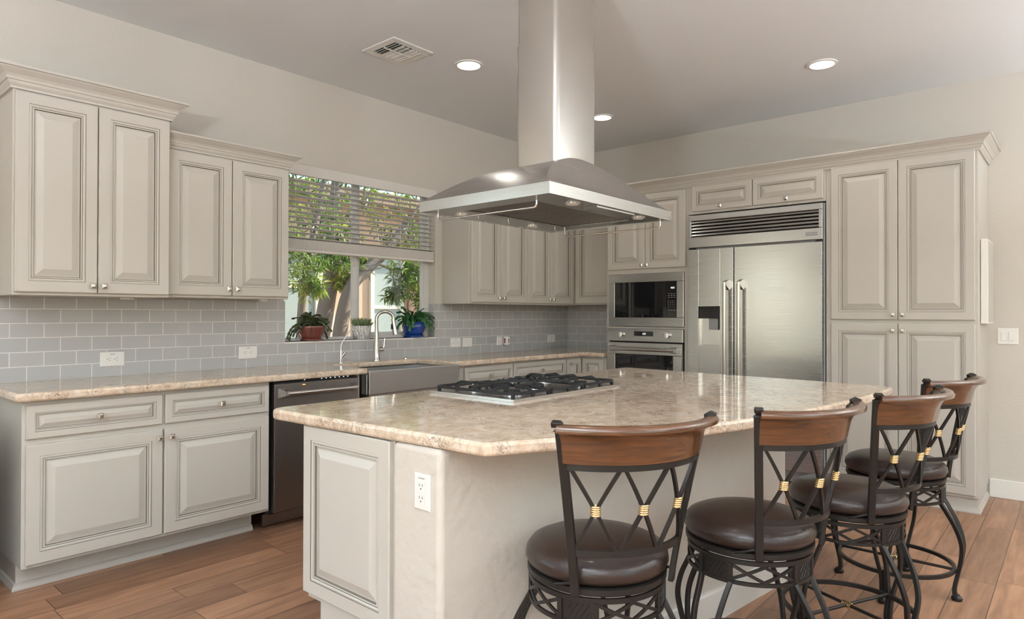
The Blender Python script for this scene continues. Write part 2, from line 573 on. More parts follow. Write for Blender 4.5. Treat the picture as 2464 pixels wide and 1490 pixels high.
def ob(name, mb, mats, parent=None, smooth=None, bevel=0.0, seg=2, loc=None, rot=None):
    me = bpy.data.meshes.new(name)
    me.from_pydata(mb.v, [], mb.f)
    if not isinstance(mats, (list, tuple)):
        mats = [mats]
    for q in mats:
        me.materials.append(q)
    for p, i in zip(me.polygons, mb.m):
        p.material_index = i
    bm = bmesh.new()
    bm.from_mesh(me)
    bmesh.ops.recalc_face_normals(bm, faces=bm.faces)
    bm.to_mesh(me)
    bm.free()
    me.validate()
    if smooth:
        for p in me.polygons:
            p.use_smooth = True
        me.set_sharp_from_angle(angle=R(smooth))
    o = bpy.data.objects.new(name, me)
    COL.objects.link(o)
    if parent is not None:
        o.parent = parent
    if loc is not None:
        o.location = loc
    if rot is not None:
        o.rotation_euler = rot
    if bevel:
        md = o.modifiers.new('edge', 'BEVEL')
        md.width = bevel
        md.segments = seg
        md.limit_method = 'ANGLE'
        md.angle_limit = R(40)
        md.harden_normals = False
    return o


def tag(o, label=None, cat=None, group=None, kind=None):
    if label:
        o['label'] = label
    if cat:
        o['category'] = cat
    if group:
        o['group'] = group
    if kind:
        o['kind'] = kind
    return o


def root(name, label, cat, loc=(0, 0, 0), rz=0.0, group=None):
    o = bpy.data.objects.new(name, None)
    o.empty_display_size = 0.1
    COL.objects.link(o)
    o.location = loc
    o.rotation_euler = (0, 0, rz)
    return tag(o, label, cat, group)


def struct(name, mb, mats, **k):
    return tag(ob(name, mb, mats, **k), kind='structure')


def textobj(name, body, size, loc, rot, material, parent):
    c = bpy.data.curves.new(name, 'FONT')
    c.body = body
    c.size = size
    c.extrude = 0.0004
    c.align_x = 'CENTER'
    c.align_y = 'CENTER'
    c.materials.append(material)
    tmp = bpy.data.objects.new(name, c)
    COL.objects.link(tmp)
    me = bpy.data.meshes.new_from_object(tmp.evaluated_get(bpy.context.evaluated_depsgraph_get()))
    me.name = name
    bpy.data.objects.remove(tmp)
    if not me.materials:
        me.materials.append(material)
    o = bpy.data.objects.new(name, me)
    COL.objects.link(o)
    o.parent = parent
    o.location = loc
    o.rotation_euler = rot
    return o


RW = -PI / 2      # things on the right wall: local x runs along -Y, local y runs into the wall (+X)

# ------------------------------------------------------------------ room shell
struct('floor', MB().box(-10.2, 0.2, -8.2, 0.14, -0.12, 0.0), FLOOR)
struct('ceiling', MB().box(-10.2, 0.2, -8.2, 0.2, ZCEIL, ZCEIL + 0.12), CEIL)

KW = (-3.425, -1.972, 1.117, 2.405)     # kitchen window opening
NW = (-9.30, -6.30, 0.66, 2.45)        # breakfast window opening
wb = MB()
wb.box(-10.14, NW[0], 0, .14, 0, ZCEIL)
wb.box(NW[0], NW[1], 0, .14, 0, NW[2])
wb.box(NW[0], NW[1], 0, .14, NW[3], ZCEIL)
wb.box(NW[1], KW[0], 0, .14, 0, ZCEIL)
wb.box(KW[0], KW[1], 0, .14, 0, KW[2])
wb.box(KW[0], KW[1], 0, .14, KW[3], ZCEIL)
wb.box(KW[1], 0.14, 0, .14, 0, ZCEIL)
struct('wall_back', wb, WALL)
struct('wall_right', MB().box(0, .14, -8.14, 0, 0, ZCEIL), WALL)
wl_ = MB()
wl_.box(-10.14, -10, -8.14, -6.25, 0, ZCEIL).box(-10.14, -10, -2.35, 0, 0, ZCEIL).box(-10.14, -10, -6.25, -2.35, 2.35, ZCEIL)
struct('wall_left', wl_, WALL)
wf = MB()
wf.box(-10, -7.15, -8.14, -8, 0, ZCEIL).box(-3.65, 0, -8.14, -8, 0, ZCEIL).box(-7.15, -3.65, -8.14, -8, 0, .75).box(-7.15, -3.65, -8.14, -8, 2.45, ZCEIL)
struct('wall_front', wf, WALL)
struct('baseboard_right', MB().box(-.016, 0, -8, -3.79, 0, .133), TRIM, bevel=.004)

# wall tile between counter and upper cabinets, and its returns into the window opening
ts = MB()
ts.box(-5.55, KW[0], -.006, 0, ZC, 1.408).box(KW[0], KW[1], -.006, 0, ZC, KW[2] - .012).box(KW[1], 0, -.006, 0, ZC, 1.408)
struct('backsplash_tile', ts, TILE_B)
struct('backsplash_tile_right', MB().box(-.006, 0, -.905, -.006, ZC, 1.415), TILE_R)
tr_ = MB().box(KW[1] - .008, KW[1], -.006, .085, KW[2], 1.408).box(KW[0], KW[0] + .008, -.006, .085, KW[2], 1.408)
struct('backsplash_tile_reveal', tr_, tile_mat('wall_tile_reveal', 1, .0))
struct('window_sill', MB().box(KW[0] - .004, KW[1] + .004, -.012, .10, KW[2] - .014, KW[2]), SILL, bevel=.003)

# kitchen window (slider)
fr = MB()
Y0, Y1 = .082, .128
fr.box(KW[0], KW[0] + .04, Y0, Y1, KW[2], KW[3]).box(KW[1] - .055, KW[1], Y0, Y1, KW[2], KW[3])
fr.box(KW[0] + .04, KW[1] - .055, Y0, Y1, KW[2], KW[2] + .022).box(KW[0] + .04, KW[1] - .055, Y0, Y1, KW[3] - .04, KW[3])
w1 = struct('window_1', fr, VINYL, bevel=.003)
sa = MB()
sa.box(-2.785, -2.735, .078, .104, KW[2] + .022, KW[3] - .04)
sa.box(-2.735, -2.70, .106, .126, KW[2] + .022, KW[3] - .04)
sa.box(-2.735, KW[1] - .055, .088, .118, KW[2] + .022, KW[2] + .052)
sa.box(-2.050, KW[1] - .055, .088, .118, KW[2] + .052, KW[3] - .04)
sa.box(-2.775, -2.755, .066, .078, 1.70, 1.77)
ob('window_sash', sa, VINYL, w1, bevel=.002)
pn = MB().box(KW[0] + .04, -2.765, .098, .101, KW[2] + .02, KW[3] - .04).box(-2.72, -2.03, .112, .115, KW[2] + .04, KW[3] - .04)
ob('window_pane', pn, GLASS, w1)


def plain_window(name, ax, a0, a1, z0, z1, d0, d1, nm):
    f = MB()

    def bx(s0, s1, q0, q1, e0=d0, e1=d1):
        if ax == 0:
            f.box(s0, s1, e0, e1, q0, q1)
        else:
            f.box(e0, e1, s0, s1, q0, q1)
    t = .05
    bx(a0, a0 + t, z0, z1); bx(a1 - t, a1, z0, z1); bx(a0 + t, a1 - t, z0, z0 + t); bx(a0 + t, a1 - t, z1 - t, z1)
    for i in range(1, nm):
        c = a0 + (a1 - a0) * i / nm
        bx(c - .03, c + .03, z0 + t, z1 - t)
    return struct(name, f, TRIM)


plain_window('window_2', 0, NW[0], NW[1], NW[2], NW[3], .05, .11, 3)
plain_window('door_1', 1, -6.25, -2.35, 0.0, 2.35, -10.11, -10.05, 2)
plain_window('window_3', 0, -7.15, -3.65, .75, 2.45, -8.11, -8.05, 3)

# ------------------------------------------------------------------ cabinet parts
CROWN = [(0, 0), (.012, 0), (.013, .010), (.022, .022), (.025, .030), (.025, .036), (.031, .038), (.034, .050), (.042, .062),
         (.056, .074), (.064, .081), (.069, .088), (.078, .090), (.078, .102), (0, .102)]
SHOE = [(0, 0), (.018, 0), (.018, .008), (.013, .020), (.010, .024), (.010, .030), (0, .034)]


def knob(parent, x, y, z, name='knob'):
    """square bevelled satin knob; its base sits at local y and it sticks out along -y"""
    k = MB()
    k.cyl((x, y, z), (x, y - .016, z), .0065, .0055, 12)
    s = [(.0085, .014), (.0135, .019), (.0140, .0225), (.0095, .0275), (.0055, .029)]
    k.rings([[(x - a, y - d, z - a), (x + a, y - d, z - a), (x + a, y - d, z + a), (x - a, y - d, z + a)] for a, d in s])
    return ob(name, k, NICKEL, parent)


def front(parent, kind, x0, x1, z0, z1, yf, kn=None, k=1.0, name=None):
    d = ob(name or kind, MB().panel(x0, x1, z0, z1, yf, k), [PAINT, GLAZE], parent)
    if kn:
        knob(d, kn[0], yf - .02 + (.0025 if kind == 'drawer' else 0), kn[1])
    return d


# ---- tall upper cabinet at the left end
c = root('upper_cabinet', 'taller two-door upper cabinet with deep crown, farthest from the window', 'cabinet', (0, 0, 0))
ob('cabinet_body', MB().box(-5.088, -4.365, -.40, -.001, 1.408, 2.440), PAINT, c, bevel=.002)
cr = MB().sweep([(-5.088, -.002), (-5.088, -.40), (-4.365, -.40), (-4.365, -.002)], CROWN, 2.406)
ob('crown_moulding', cr, PAINT, c)
front(c, 'door', -5.080, -4.728, 1.423, 2.398, -.40, (-4.752, 1.462))
front(c, 'door', -4.723, -4.370, 1.423, 2.398, -.40, (-4.700, 1.462))
pk = MB().cyl((-4.50, -.17, 1.408), (-4.50, -.17, 1.398), .035, n=20)
ob('under_cabinet_light', pk, PUCK, c)

# ---- shorter upper cabinet beside the window
c = root('upper_cabinet', 'shorter two-door upper cabinet between the tall cabinet and the window', 'cabinet')
ob('cabinet_body', MB().box(-4.364, -3.585, -.33, -.001, 1.413, 2.300), PAINT, c, bevel=.002)
ob('crown_moulding', MB().sweep([(-4.362, -.33), (-3.585, -.33), (-3.585, -.002)], [(a * .85, b * .85) for a, b in CROWN], 2.272), PAINT, c)
front(c, 'door', -4.350, -3.975, 1.428, 2.262, -.33, (-3.999, 1.470))
front(c, 'door', -3.969, -3.592, 1.428, 2.262, -.33, (-3.945, 1.470))
ob('under_cabinet_light', MB().cyl((-3.66, -.16, 1.413), (-3.66, -.16, 1.400), .035, n=20), PUCK, c)

# ---- uppers right of the window
for nm, x0, xm, x1, fx0, lab in (('upper_cabinet', -1.868, -1.495, -1.118, -1.890, 'narrow-doored upper cabinet just right of the window, its pale end panel facing the window'),
                            ('upper_cabinet', -1.113, -.760, -.372, -1.117, 'upper cabinet next to the room corner, behind the range hood')):
    c = root(nm, lab, 'cabinet')
    ob('cabinet_body', MB().box(fx0, x1 + (.001 if x1 < -1 else .045), -.33, -.001, 1.408, 2.32), PAINT, c, bevel=.0015)
    front(c, 'door', x0, xm, 1.422, 2.30, -.33, (xm - .028, 1.462))
    front(c, 'door', xm + .005, x1, 1.422, 2.30, -.33, (xm + .034, 1.462))
c = root('upper_cabinet', 'single-door corner upper cabinet beside the oven tower', 'cabinet', (0, 0, 0), RW)
ob('cabinet_body', MB().box(.005, .893, -.33, -.001, 1.415, 2.35), PAINT, c)
front(c, 'door', .352, .888, 1.428, 2.335, -.33)

# ---- oven tower
c = root('oven_cabinet', 'tall oven cabinet with two doors above the microwave and wall oven', 'cabinet', (0, 0, 0), RW)
cb_ = MB()
cb_.box(.902, .925, -.60, -.001, 0, 2.44).box(1.690, 1.728, -.60, -.001, 0, 2.44)
cb_.box(.925, 1.690, -.60, -.001, 1.693, 2.44).box(.925, 1.690, -.60, -.001, 1.190, 1.204).box(.925, 1.690, -.60, -.001, .12, .40)
cb_.box(.925, 1.690, -.10, -.001, .40, 1.19).box(.925, 1.690, -.10, -.001, 1.204, 1.693)
ob('cabinet_body', cb_, PAINT, c)
front(c, 'door', .918, 1.309, 1.733, 2.408, -.60, (1.284, 1.765))
front(c, 'door', 1.313, 1.706, 1.733, 2.408, -.60, (1.338, 1.765))

# ---- cabinet over the refrigerator
c = root('over_fridge_cabinet', 'shallow two-door cabinet with centred knobs above the refrigerator', 'cabinet', (0, 0, 0), RW)
ob('cabinet_body', MB().box(1.729, 2.842, -.60, -.001, 2.180, 2.44), PAINT, c)
front(c, 'door', 1.765, 2.283, 2.200, 2.412, -.60, (2.024, 2.226), .80)
front(c, 'door', 2.292, 2.826, 2.200, 2.412, -.60, (2.559, 2.226), .80)

# ---- pantry
c = root('pantry_cabinet', 'tall four-door pantry cabinet right of the refrigerator', 'cabinet', (0, 0, 0), RW)
ob('cabinet_body', MB().box(2.843, 3.785, -.60, -.001, .10, 2.44).box(2.843, 3.775, -.575, -.001, 0, .10), PAINT, c, bevel=.002)
front(c, 'door', 2.880, 3.318, 1.284, 2.412, -.60, (3.290, 1.322))
front(c, 'door', 3.322, 3.768, 1.284, 2.412, -.60, (3.350, 1.322))
front(c, 'door', 2.880, 3.318, .120, 1.256, -.60, (3.290, 1.208))
front(c, 'door', 3.322, 3.768, .120, 1.256, -.60, (3.350, 1.208))
ob('shoe_moulding', MB().sweep([(2.85, -.575), (3.775, -.575), (3.775, -.018)], SHOE, 0), PAINT, c)

# ---- long crown over oven tower, refrigerator and pantry
c = ob('crown_moulding', MB().sweep([(.902, -.352), (.902, -.60), (3.785, -.60), (3.785, -.002)], CROWN, 2.412), PAINT, rot=(0, 0, RW))
tag(c, 'long painted crown moulding running over the oven, refrigerator and pantry', 'moulding')

# ---- base cabinets
YB = -.605
c = root('base_cabinet', 'wide base cabinet with two drawers over two doors, left of the dishwasher', 'cabinet')
ob('cabinet_body', MB().box(-5.090, -3.868, YB, -.001, .135, .912).box(-5.078, -3.90, -.46, -.001, 0, .135), PAINT, c, bevel=.002)
front(c, 'drawer', -5.076, -4.481, .734, .891, YB, (-4.778, .813), .60)
front(c, 'drawer', -4.466, -3.877, .734, .891, YB, (-4.165, .813), .60)
front(c, 'door', -5.076, -4.479, .152, .706, YB, (-4.500, .664))
front(c, 'door', -4.470, -3.877, .152, .706, YB, (-4.440, .664))
ob('shoe_moulding', MB().sweep([(-5.078, -.02), (-5.078, -.46), (-3.90, -.46)], SHOE, 0), PAINT, c)

c = root('base_cabinet', 'drawer base cabinet under the counter right of the farmhouse sink', 'cabinet')
ob('cabinet_body', MB().box(-2.345, -.860, YB, -.001, .135, .912).box(-2.345, -.862, -.46, -.001, 0, .135), PAINT, c)
front(c, 'drawer', -2.222, -1.643, .735, .896, YB, (-1.93, .815), .6)
front(c, 'drawer', -1.628, -.878, .735, .896, YB, (-1.252, .815), .6)
front(c, 'door', -2.222, -1.643, .152, .706, YB, (-1.67, .664))
front(c, 'door', -1.628, -.878, .152, .706, YB, (-1.60, .664))
c = root('corner_base_cabinet', 'corner base cabinet with two narrow folding doors beside the oven tower', 'cabinet')
ob('cabinet_body', MB().box(-.858, -.605, YB, -.001, .135, .912).box(-.604, -.001, -.897, -.001, .135, .912).box(-.45, -.001, -.895, -.001, 0, .135), PAINT, c)
front(c, 'door', -.852, -.632, .152, .892, YB, (-.826, .848), .72)
d = front(c, 'door', .632, .866, .152, .892, -.605, None, .72)
d.rotation_euler = (0, 0, RW)

c = root('sink_base_cabinet', 'narrow-edged base cabinet holding the farmhouse sink', 'cabinet')
sb = MB()
sb.box(-3.236, -3.214, YB, -.001, .135, .912).box(-2.368, -2.347, YB, -.001, .135, .912).box(-3.214, -2.368, YB, -.001, .135, .70)
sb.box(-3.236, -2.347, -.46, -.001, 0, .135).box(-3.214, -2.368, -.05, -.001, .70, .912)
ob('cabinet_body', sb, PAINT, c)
front(c, 'door', -3.205, -2.793, .152, .69, YB, (-2.82, .65))
front(c, 'door', -2.788, -2.375, .152, .69, YB, (-2.76, .65))

# ---- counters
YF = -.668
ct = MB().prism([(-5.128, -.007), (-5.128, YF), (-3.188, YF), (-3.188, -.225), (-3.15, -.205), (-2.425, -.205), (-2.386, -.225), (-2.386, YF), (-.668, YF), (-.668, -.900), (-.007, -.900), (-.007, -.007)], ZC - .04, ZC)
tag(ob('countertop', ct, QUARTZ, bevel=.012, seg=3, smooth=60), 'L-shaped speckled quartz countertop running along the tiled walls', 'countertop')


def arc_pts(cx, cy, r, a0, a1, n=6):
    return [(cx + r * math.cos(R(a0 + (a1 - a0) * i / n)), cy + r * math.sin(R(a0 + (a1 - a0) * i / n))) for i in range(n + 1)]


isl = arc_pts(-4.545, -1.972, .055, 180, 90) + arc_pts(-1.985, -1.955, .045, 88, 0) + [(-1.985, -2.37), (-2.02, -2.80), (-2.055, -3.23), (-2.082, -3.48)]
isl += arc_pts(-2.150, -3.512, .068, 0, -92) + [(-2.46, -3.578), (-2.66, -3.566), (-2.86, -3.548), (-3.10, -3.522), (-3.32, -3.487), (-3.54, -3.441), (-3.71, -3.393), (-3.875, -3.336), (-4.05, -3.264), (-4.20, -3.196), (-4.354, -3.126), (-4.552, -3.022)]
tag(ob('island_countertop', MB().prism(isl[::-1], ZC - .04, ZC), QUARTZ, bevel=.011, seg=3, smooth=50),
    'large glossy quartz island countertop with a bowed seating edge and the cooktop set in it', 'countertop')

# ---- island base
il = root('kitchen_island', 'island base with raised end panel and bowed textured half wall', 'kitchen island')
curve = [(-4.375, -2.862), (-4.19, -2.903), (-4.0, -2.945), (-3.75, -2.997), (-3.5, -3.043), (-3.138, -3.105), (-2.93, -3.129), (-2.66, -3.165), (-2.515, -3.180)]
back = [(-2.400, -2.14), (-4.565, -2.14)]
cabp = [(-4.552, -2.13), (-4.552, -2.63), (-2.47, -2.90), (-2.40, -2.13)]
ob('cabinet_body', MB().prism(cabp, .275, .912).prism([(-4.552, -2.21), (-4.552, -2.63), (-2.47, -2.90), (-2.41, -2.21)], 0, .275), PAINT, il)
pw = [(-4.566, -2.632)] + [(-4.566, -2.855)] + curve + [(-2.475, -2.905)]
ob('half_wall', MB().prism(pw, 0, .912), PONY, il, bevel=.018, seg=4, smooth=50)
pd = ob('end_panel', MB().panel(2.122, 2.622, .297, .909, -4.552, .92), [PAINT, GLAZE], il)
pd.rotation_euler = (0, 0, RW)
bb = MB().sweep(curve[:1] + curve[1:], [(0, 0), (.015, 0), (.015, .125), (.010, .135), (0, .137)], 0)
ob('baseboard', bb, TRIM, il)

# ------------------------------------------------------------------ dishwasher
dw = root('dishwasher', 'slate-coloured dishwasher with a bar handle under the counter', 'dishwasher')
ob('tub', MB().box(-3.858, -3.242, -.590, -.02, .105, .905), BLACK, dw)
dd = ob('door', MB().box(-3.852, -3.248, -.640, -.592, .122, .893), STEEL_D, dw, bevel=.004)
cs = MB().box(-3.852, -3.248, -.628, -.594, .8935, .904)
for i in range(8):
    x = -3.64 + (0 if i == 0 else .09 + .033 * i)
    cs.cyl((x, -.622, .904), (x, -.622, .9075), .004, n=8, m=1)
ob('control_strip', cs, [BLACK, LED_W], dw)
hd = MB()
hd.tube([(-3.80, -.700, .838), (-3.30, -.700, .838)], .0135, 14, 0)
for s in (-1, 1):
    xe = -3.80 if s < 0 else -3.30
    hd.rings([[(xe - .030 * (s < 0) * 1 - .012 * (s > 0), -.6395, .838 - .030), (xe + .012 * (s < 0) + .030 * (s > 0), -.6395, .838 - .030), (xe + .012 * (s < 0) + .030 * (s > 0), -.6395, .838 + .030), (xe - .030 * (s < 0) - .012 * (s > 0), -.6395, .838 + .030)],
              [(xe - .012, -.700, .838 - .0145), (xe + .014, -.700, .838 - .0145), (xe + .014, -.700, .838 + .0145), (xe - .012, -.700, .838 + .0145)]], 0)
ob('handle', hd, STEEL, dd, smooth=40)
ob('indicator_light', MB().box(-3.665, -3.645, -.6415, -.639, .877, .881), LED_O, dd)
ob('kick_plate', MB().box(-3.852, -3.248, -.500, -.485, .012, .085), STEEL_D, dw)

# ------------------------------------------------------------------ sink, taps
sk = root('farmhouse_sink', 'stainless apron-front farmhouse sink below the window', 'sink')
sx = MB()
sx.box(-3.203, -2.360, -.702, -.672, .775, .936)
sx.box(-3.203, -3.186, -.672, -.606, .775, .910).box(-2.377, -2.360, -.672, -.606, .775, .910)
ob('apron', sx, SINKST, sk, bevel=.006, seg=3)
bw = MB()
for lp in (((-3.184, -2.392, -.671, -.210), .911), ):
    x0, x1, y0, y1 = lp[0]
    zt = .911
    r2 = .03
    top = [(x0, y0, zt), (x1, y0, zt), (x1, y1, zt), (x0, y1, zt)]
    mid = [(x0 + .008, y0 + .008, .74), (x1 - .008, y0 + .008, .74), (x1 - .008, y1 - .008, .74), (x0 + .008, y1 - .008, .74)]
    bot = [(x0 + .03, y0 + .03, .715), (x1 - .03, y0 + .03, .715), (x1 - .03, y1 - .03, .715), (x0 + .03, y1 - .03, .715)]
    bw.rings([top, mid, bot], 0, cap0=False)
ob('basin', bw, SINKST, sk)
ob('drain', MB().cyl((-2.79, -.40, .7155), (-2.79, -.40, .719), .045, n=20), CHROME, sk)

fc = root('kitchen_faucet', 'tall gooseneck pull-down kitchen faucet behind the sink', 'faucet', (-2.688, -.105, ZC))
ob('faucet_base', MB().lathe([(.030, 0), (.030, .006), (.026, .012), (.0245, .06), (.021, .12), (.0165, .21), (.0155, .24)], n=24), STEEL_V, fc, smooth=50)
pts = [(0, 0, .235), (0, 0, .30)]
for i in range(15):
    a = PI - PI * 1.06 * i / 14
    pts.append((.060 + .060 * math.cos(a), -.030 - .030 * math.cos(a) * 1.0, .325 + .058 * math.sin(a)))
ob('gooseneck', MB().tube(pts, .0135, 14), STEEL_V, fc, smooth=60)
e = Vector(pts[-1])
ob('spray_head', MB().tube([e + Vector((-.002, .001, .012)), e + Vector((.004, -.002, -.03)), e + Vector((.012, -.006, -.085)), e + Vector((.016, -.008, -.112))], [.0145, .0155, .0205, .0215], 18), STEEL_V, fc, smooth=60)
ob('spray_button', MB().box(e.x - .019, e.x - .010, e.y - .006, e.y + .006, e.z - .070, e.z - .030), BLACK, fc)
lv = MB().tube([(0.015, 0, .085), (.062, -.004, .085)], .0165, 16)
lv.tube([(.060, -.004, .082), (.072, -.004, .115), (.074, -.004, .150), (.080, -.004, .172)], [.009, .0085, .0075, .006], 10)
ob('lever_handle', lv, CHROME, fc, smooth=50)

ff = root('filter_faucet', 'small thin filtered-water faucet left of the tall faucet', 'faucet', (-3.018, -.108, ZC))
ob('faucet_base', MB().lathe([(.021, 0), (.021, .004), (.0105, .008), (.0095, .055), (.0065, .095)], n=18), CHROME, ff, smooth=50)
sp_ = [(0, 0, .09), (0, 0, .13), (.012, -.002, .155), (.050, -.010, .210)]
for i in range(7):
    a = R(140 - 27 * i)
    sp_.append((.085 + .035 * math.cos(a), -.020 - .004 * i, .214 + .030 * math.sin(a)))
ob('spout', MB().tube(sp_, .0046, 10), CHROME, ff, smooth=60)
ob('lever_handle', MB().tube([(.004, 0, .040), (.030, -.004, .072)], [.010, .0115], 12), CHROME, ff, smooth=40)
tag(ob('sink_button', MB().lathe([(.016, 0), (.016, .006), (.011, .010), (0.004, .011)], (-2.388, -.10, ZC), 16), CHROME, smooth=40),
    'small round steel push button on the counter behind the sink', 'button')

# ------------------------------------------------------------------ outlets and switches
IV = WHITEPL


def outlet(name, label, w, h, kind, M, group=None):
    """plate lying in local xz, facing -y, centred on the root"""
    r = root(name, label, 'outlet' if 'outlet' in name else 'switch', (0, 0, 0), 0, group)
    r.matrix_world = M
    p = MB()
    p.rings([[(-w / 2, 0, -h / 2), (w / 2, 0, -h / 2), (w / 2, 0, h / 2), (-w / 2, 0, h / 2)],
             [(-w / 2, -.003, -h / 2), (w / 2, -.003, -h / 2), (w / 2, -.003, h / 2), (-w / 2, -.003, h / 2)],
             [(-w / 2 + .004, -.006, -h / 2 + .004), (w / 2 - .004, -.006, -h / 2 + .004), (w / 2 - .004, -.006, h / 2 - .004), (-w / 2 + .004, -.006, h / 2 - .004)]])
    ob('wall_plate', p, IV, r)
    if kind in ('h', 'v'):
        q = MB()
        q.box(*((-.034, .034, -.0085, -.006, -.0165, .0165) if kind == 'h' else (-.0165, .0165, -.0085, -.006, -.034, .034)), m=0)
        for s in (-1, 1):
            cx, cz = (s * .019, 0) if kind == 'h' else (0, s * .019)
            if kind == 'h':
                q.box(cx - .001, cx + .007, -.0089, -.0085, cz + .0055, cz + .0075, 1).box(cx - .001, cx + .007, -.0089, -.0085, cz - .0075, cz - .0055, 1)
                q.cyl((cx - .008, -.0085, cz), (cx - .008, -.0089, cz), .0024, n=8, m=1)
            else:
                q.box(cx + .0055, cx + .0075, -.0089, -.0085, cz - .001, cz + .007, 1).box(cx - .0075, cx - .0055, -.0089, -.0085, cz - .001, cz + .007, 1)
                q.cyl((cx, -.0085, cz - .008), (cx, -.0089, cz - .008), .0024, n=8, m=1)
        ob('receptacle', q, [IV, SLOT], r)
        st = MB()
        for i in range(6):
            x = -.0125 + .0045 * i
            st.box(x, x + .0032, -.0064, -.006, h / 2 - .0145, h / 2 - .0105)
        ob('printed_mark', st, BLUEPL if kind == 'h' else GREYPL, r)
    if kind == 's':
        ob('rocker', MB().box(-.016, .016, -.010, -.006, -.033, .033), IV, r, bevel=.002)
    if kind == 'sh':
        ob('rocker', MB().box(-.033, .033, -.010, -.006, -.016, .016), IV, r, bevel=.002)
    if kind == 's2':
        for s in (-1, 1):
            ob('rocker', MB().box(s * .023 - .016, s * .023 + .016, -.010, -.006, -.033, .033), IV, r, bevel=.002)
    return r


def bk(x, z):
    return Matrix.Translation((x, -.006, z))


outlet('wall_outlet', 'white outlet on the tile below the tall upper cabinet, farthest left', .128, .084, 'h', bk(-4.522, 1.051))
outlet('wall_outlet', 'white outlet on the tile above the dishwasher, left of the window', .128, .084, 'h', bk(-3.693, 1.054))
outlet('wall_outlet', 'white outlet on the tile just right of the window', .128, .084, 'h', bk(-1.728, 1.058))
outlet('wall_switch', 'white rocker switch on the tile between two outlets', .124, .084, 'sh', bk(-1.574, 1.058))
ao = outlet('wall_outlet', 'white outlet with the plug-in air freshener in it', .124, .084, 'h', bk(-1.108, 1.058))
outlet('wall_outlet', 'white outlet on the tile near the room corner, farthest right', .128, .084, 'v', bk(-.303, 1.057))
outlet('wall_outlet', 'white upright outlet on the end of the island', .070, .110, 'v', Matrix.Translation((-4.566, -2.778, .776)) @ Matrix.Rotation(RW, 4, 'Z'))
outlet('wall_switch', 'white double rocker switch on the wall right of the pantry', .120, .116, 's2', Matrix.Translation((0, -3.899, 1.166)) @ Matrix.Rotation(RW, 4, 'Z'))
af = root('air_freshener', 'white and red plug-in air freshener on the tile', 'air freshener', (-1.062, -.016, 1.058))
bd = MB()
bd.lathe([(.002, -.046), (.022, -.043), (.030, -.030), (.032, 0), (.030, .030), (.022, .043), (.002, .046)], n=20)
bd.v = [(x * 1.45 + .006, y * .62 - .02, z) for x, y, z in bd.v]
ob('freshener_body', bd, WHITEPL, af, smooth=60)
ob('red_window', MB().box(-.038, -.024, -.033, -.016, -.024, .024), REDPL, af, bevel=.004)
ob('grille', MB().box(.006, .014, -.0412, -.036, -.018, .018), BLACK, af)

# ------------------------------------------------------------------ blind
bl = root('window_blind', 'white slatted blind half raised in the kitchen window', 'blind', (0, 0, 0))
va = MB().box(KW[0] + .006, KW[1] - .004, -.022, -.006, 2.325, 2.403).box(KW[0] + .006, KW[1] - .004, -.006, .045, 2.390, 2.403)
va.box(KW[1] - .020, KW[1] - .004, -.006, .045, 2.325, 2.390)
ob('valance', va, BLIND, bl, bevel=.003)
ob('head_rail', MB().box(KW[0] + .012, KW[1] - .022, .0, .05, 2.335, 2.385), BLIND, bl)
sl = MB()
zt, zb, ns_ = 2.290, 1.872, 12
for i in range(ns_):
    z = zt - (zt - zb) * i / (ns_ - 1)
    M = Matrix.Translation(((KW[0] + KW[1]) / 2, .030, z)) @ Matrix.Rotation(R(-9), 4, 'X')
    sl.obox(M, KW[1] - KW[0] - .03, .050, .003)
for i in range(11):
    sl.box(KW[0] + .015, KW[1] - .015, .004, .056, 1.794 + .0062 * i, 1.794 + .0062 * i + .0048)
ob('slats', sl, BLIND, bl)
ob('bottom_rail', MB().box(KW[0] + .014, KW[1] - .014, .003, .057, 1.772, 1.7925), BLIND, bl, bevel=.003)
cd = MB()
for x in (-3.33, -3.0, -2.72, -2.36, -2.05):
    cd.tube([(x, .006, 2.33), (x, .006, 1.80)], .0013, 5)
ob('ladder_cord', cd, BLIND, bl)
ob('end_bracket', MB().box(KW[1] - .013, KW[1] - .002, .012, .030, 1.775, 1.835), GREYPL, bl)

# ------------------------------------------------------------------ range hood
hx0, hx1, hy0, hy1, zr, zl = -3.855, -2.835, -2.715, -1.945, 1.845, 1.797
hood = root('range_hood', 'stainless island range hood with a curved canopy and square chimney', 'range hood', ((hx0 + hx1) / 2, (hy0 + hy1) / 2, zl))
HO = Vector(hood.location)


def H_(mb):
    mb.v = [(x - HO.x, y - HO.y, z - HO.z) for x, y, z in mb.v]
    return mb


HH, EA, EB, SS, HW = .205, 1.8, 1.3, .20, .51
cn = MB()
zz = [i / 24 for i in range(25)]
az = [HW * (1 - (1 - t) ** (1 / EA)) for t in zz]
sz_ = [SS * t ** (1 / EB) for t in zz]
NR = 14


def Af(a):
    return HH * (1 - (1 - min(1, a / HW)) ** EA)


def Bf(s):
    return HH * (s / SS) ** EB


def grid(rows):
    idx = [[cn.add(p) for p in r] for r in rows]
    for i in range(len(rows) - 1):
        for j in range(len(rows[0]) - 1):
            cn.face((idx[i][j], idx[i][j + 1], idx[i + 1][j + 1], idx[i + 1][j]))


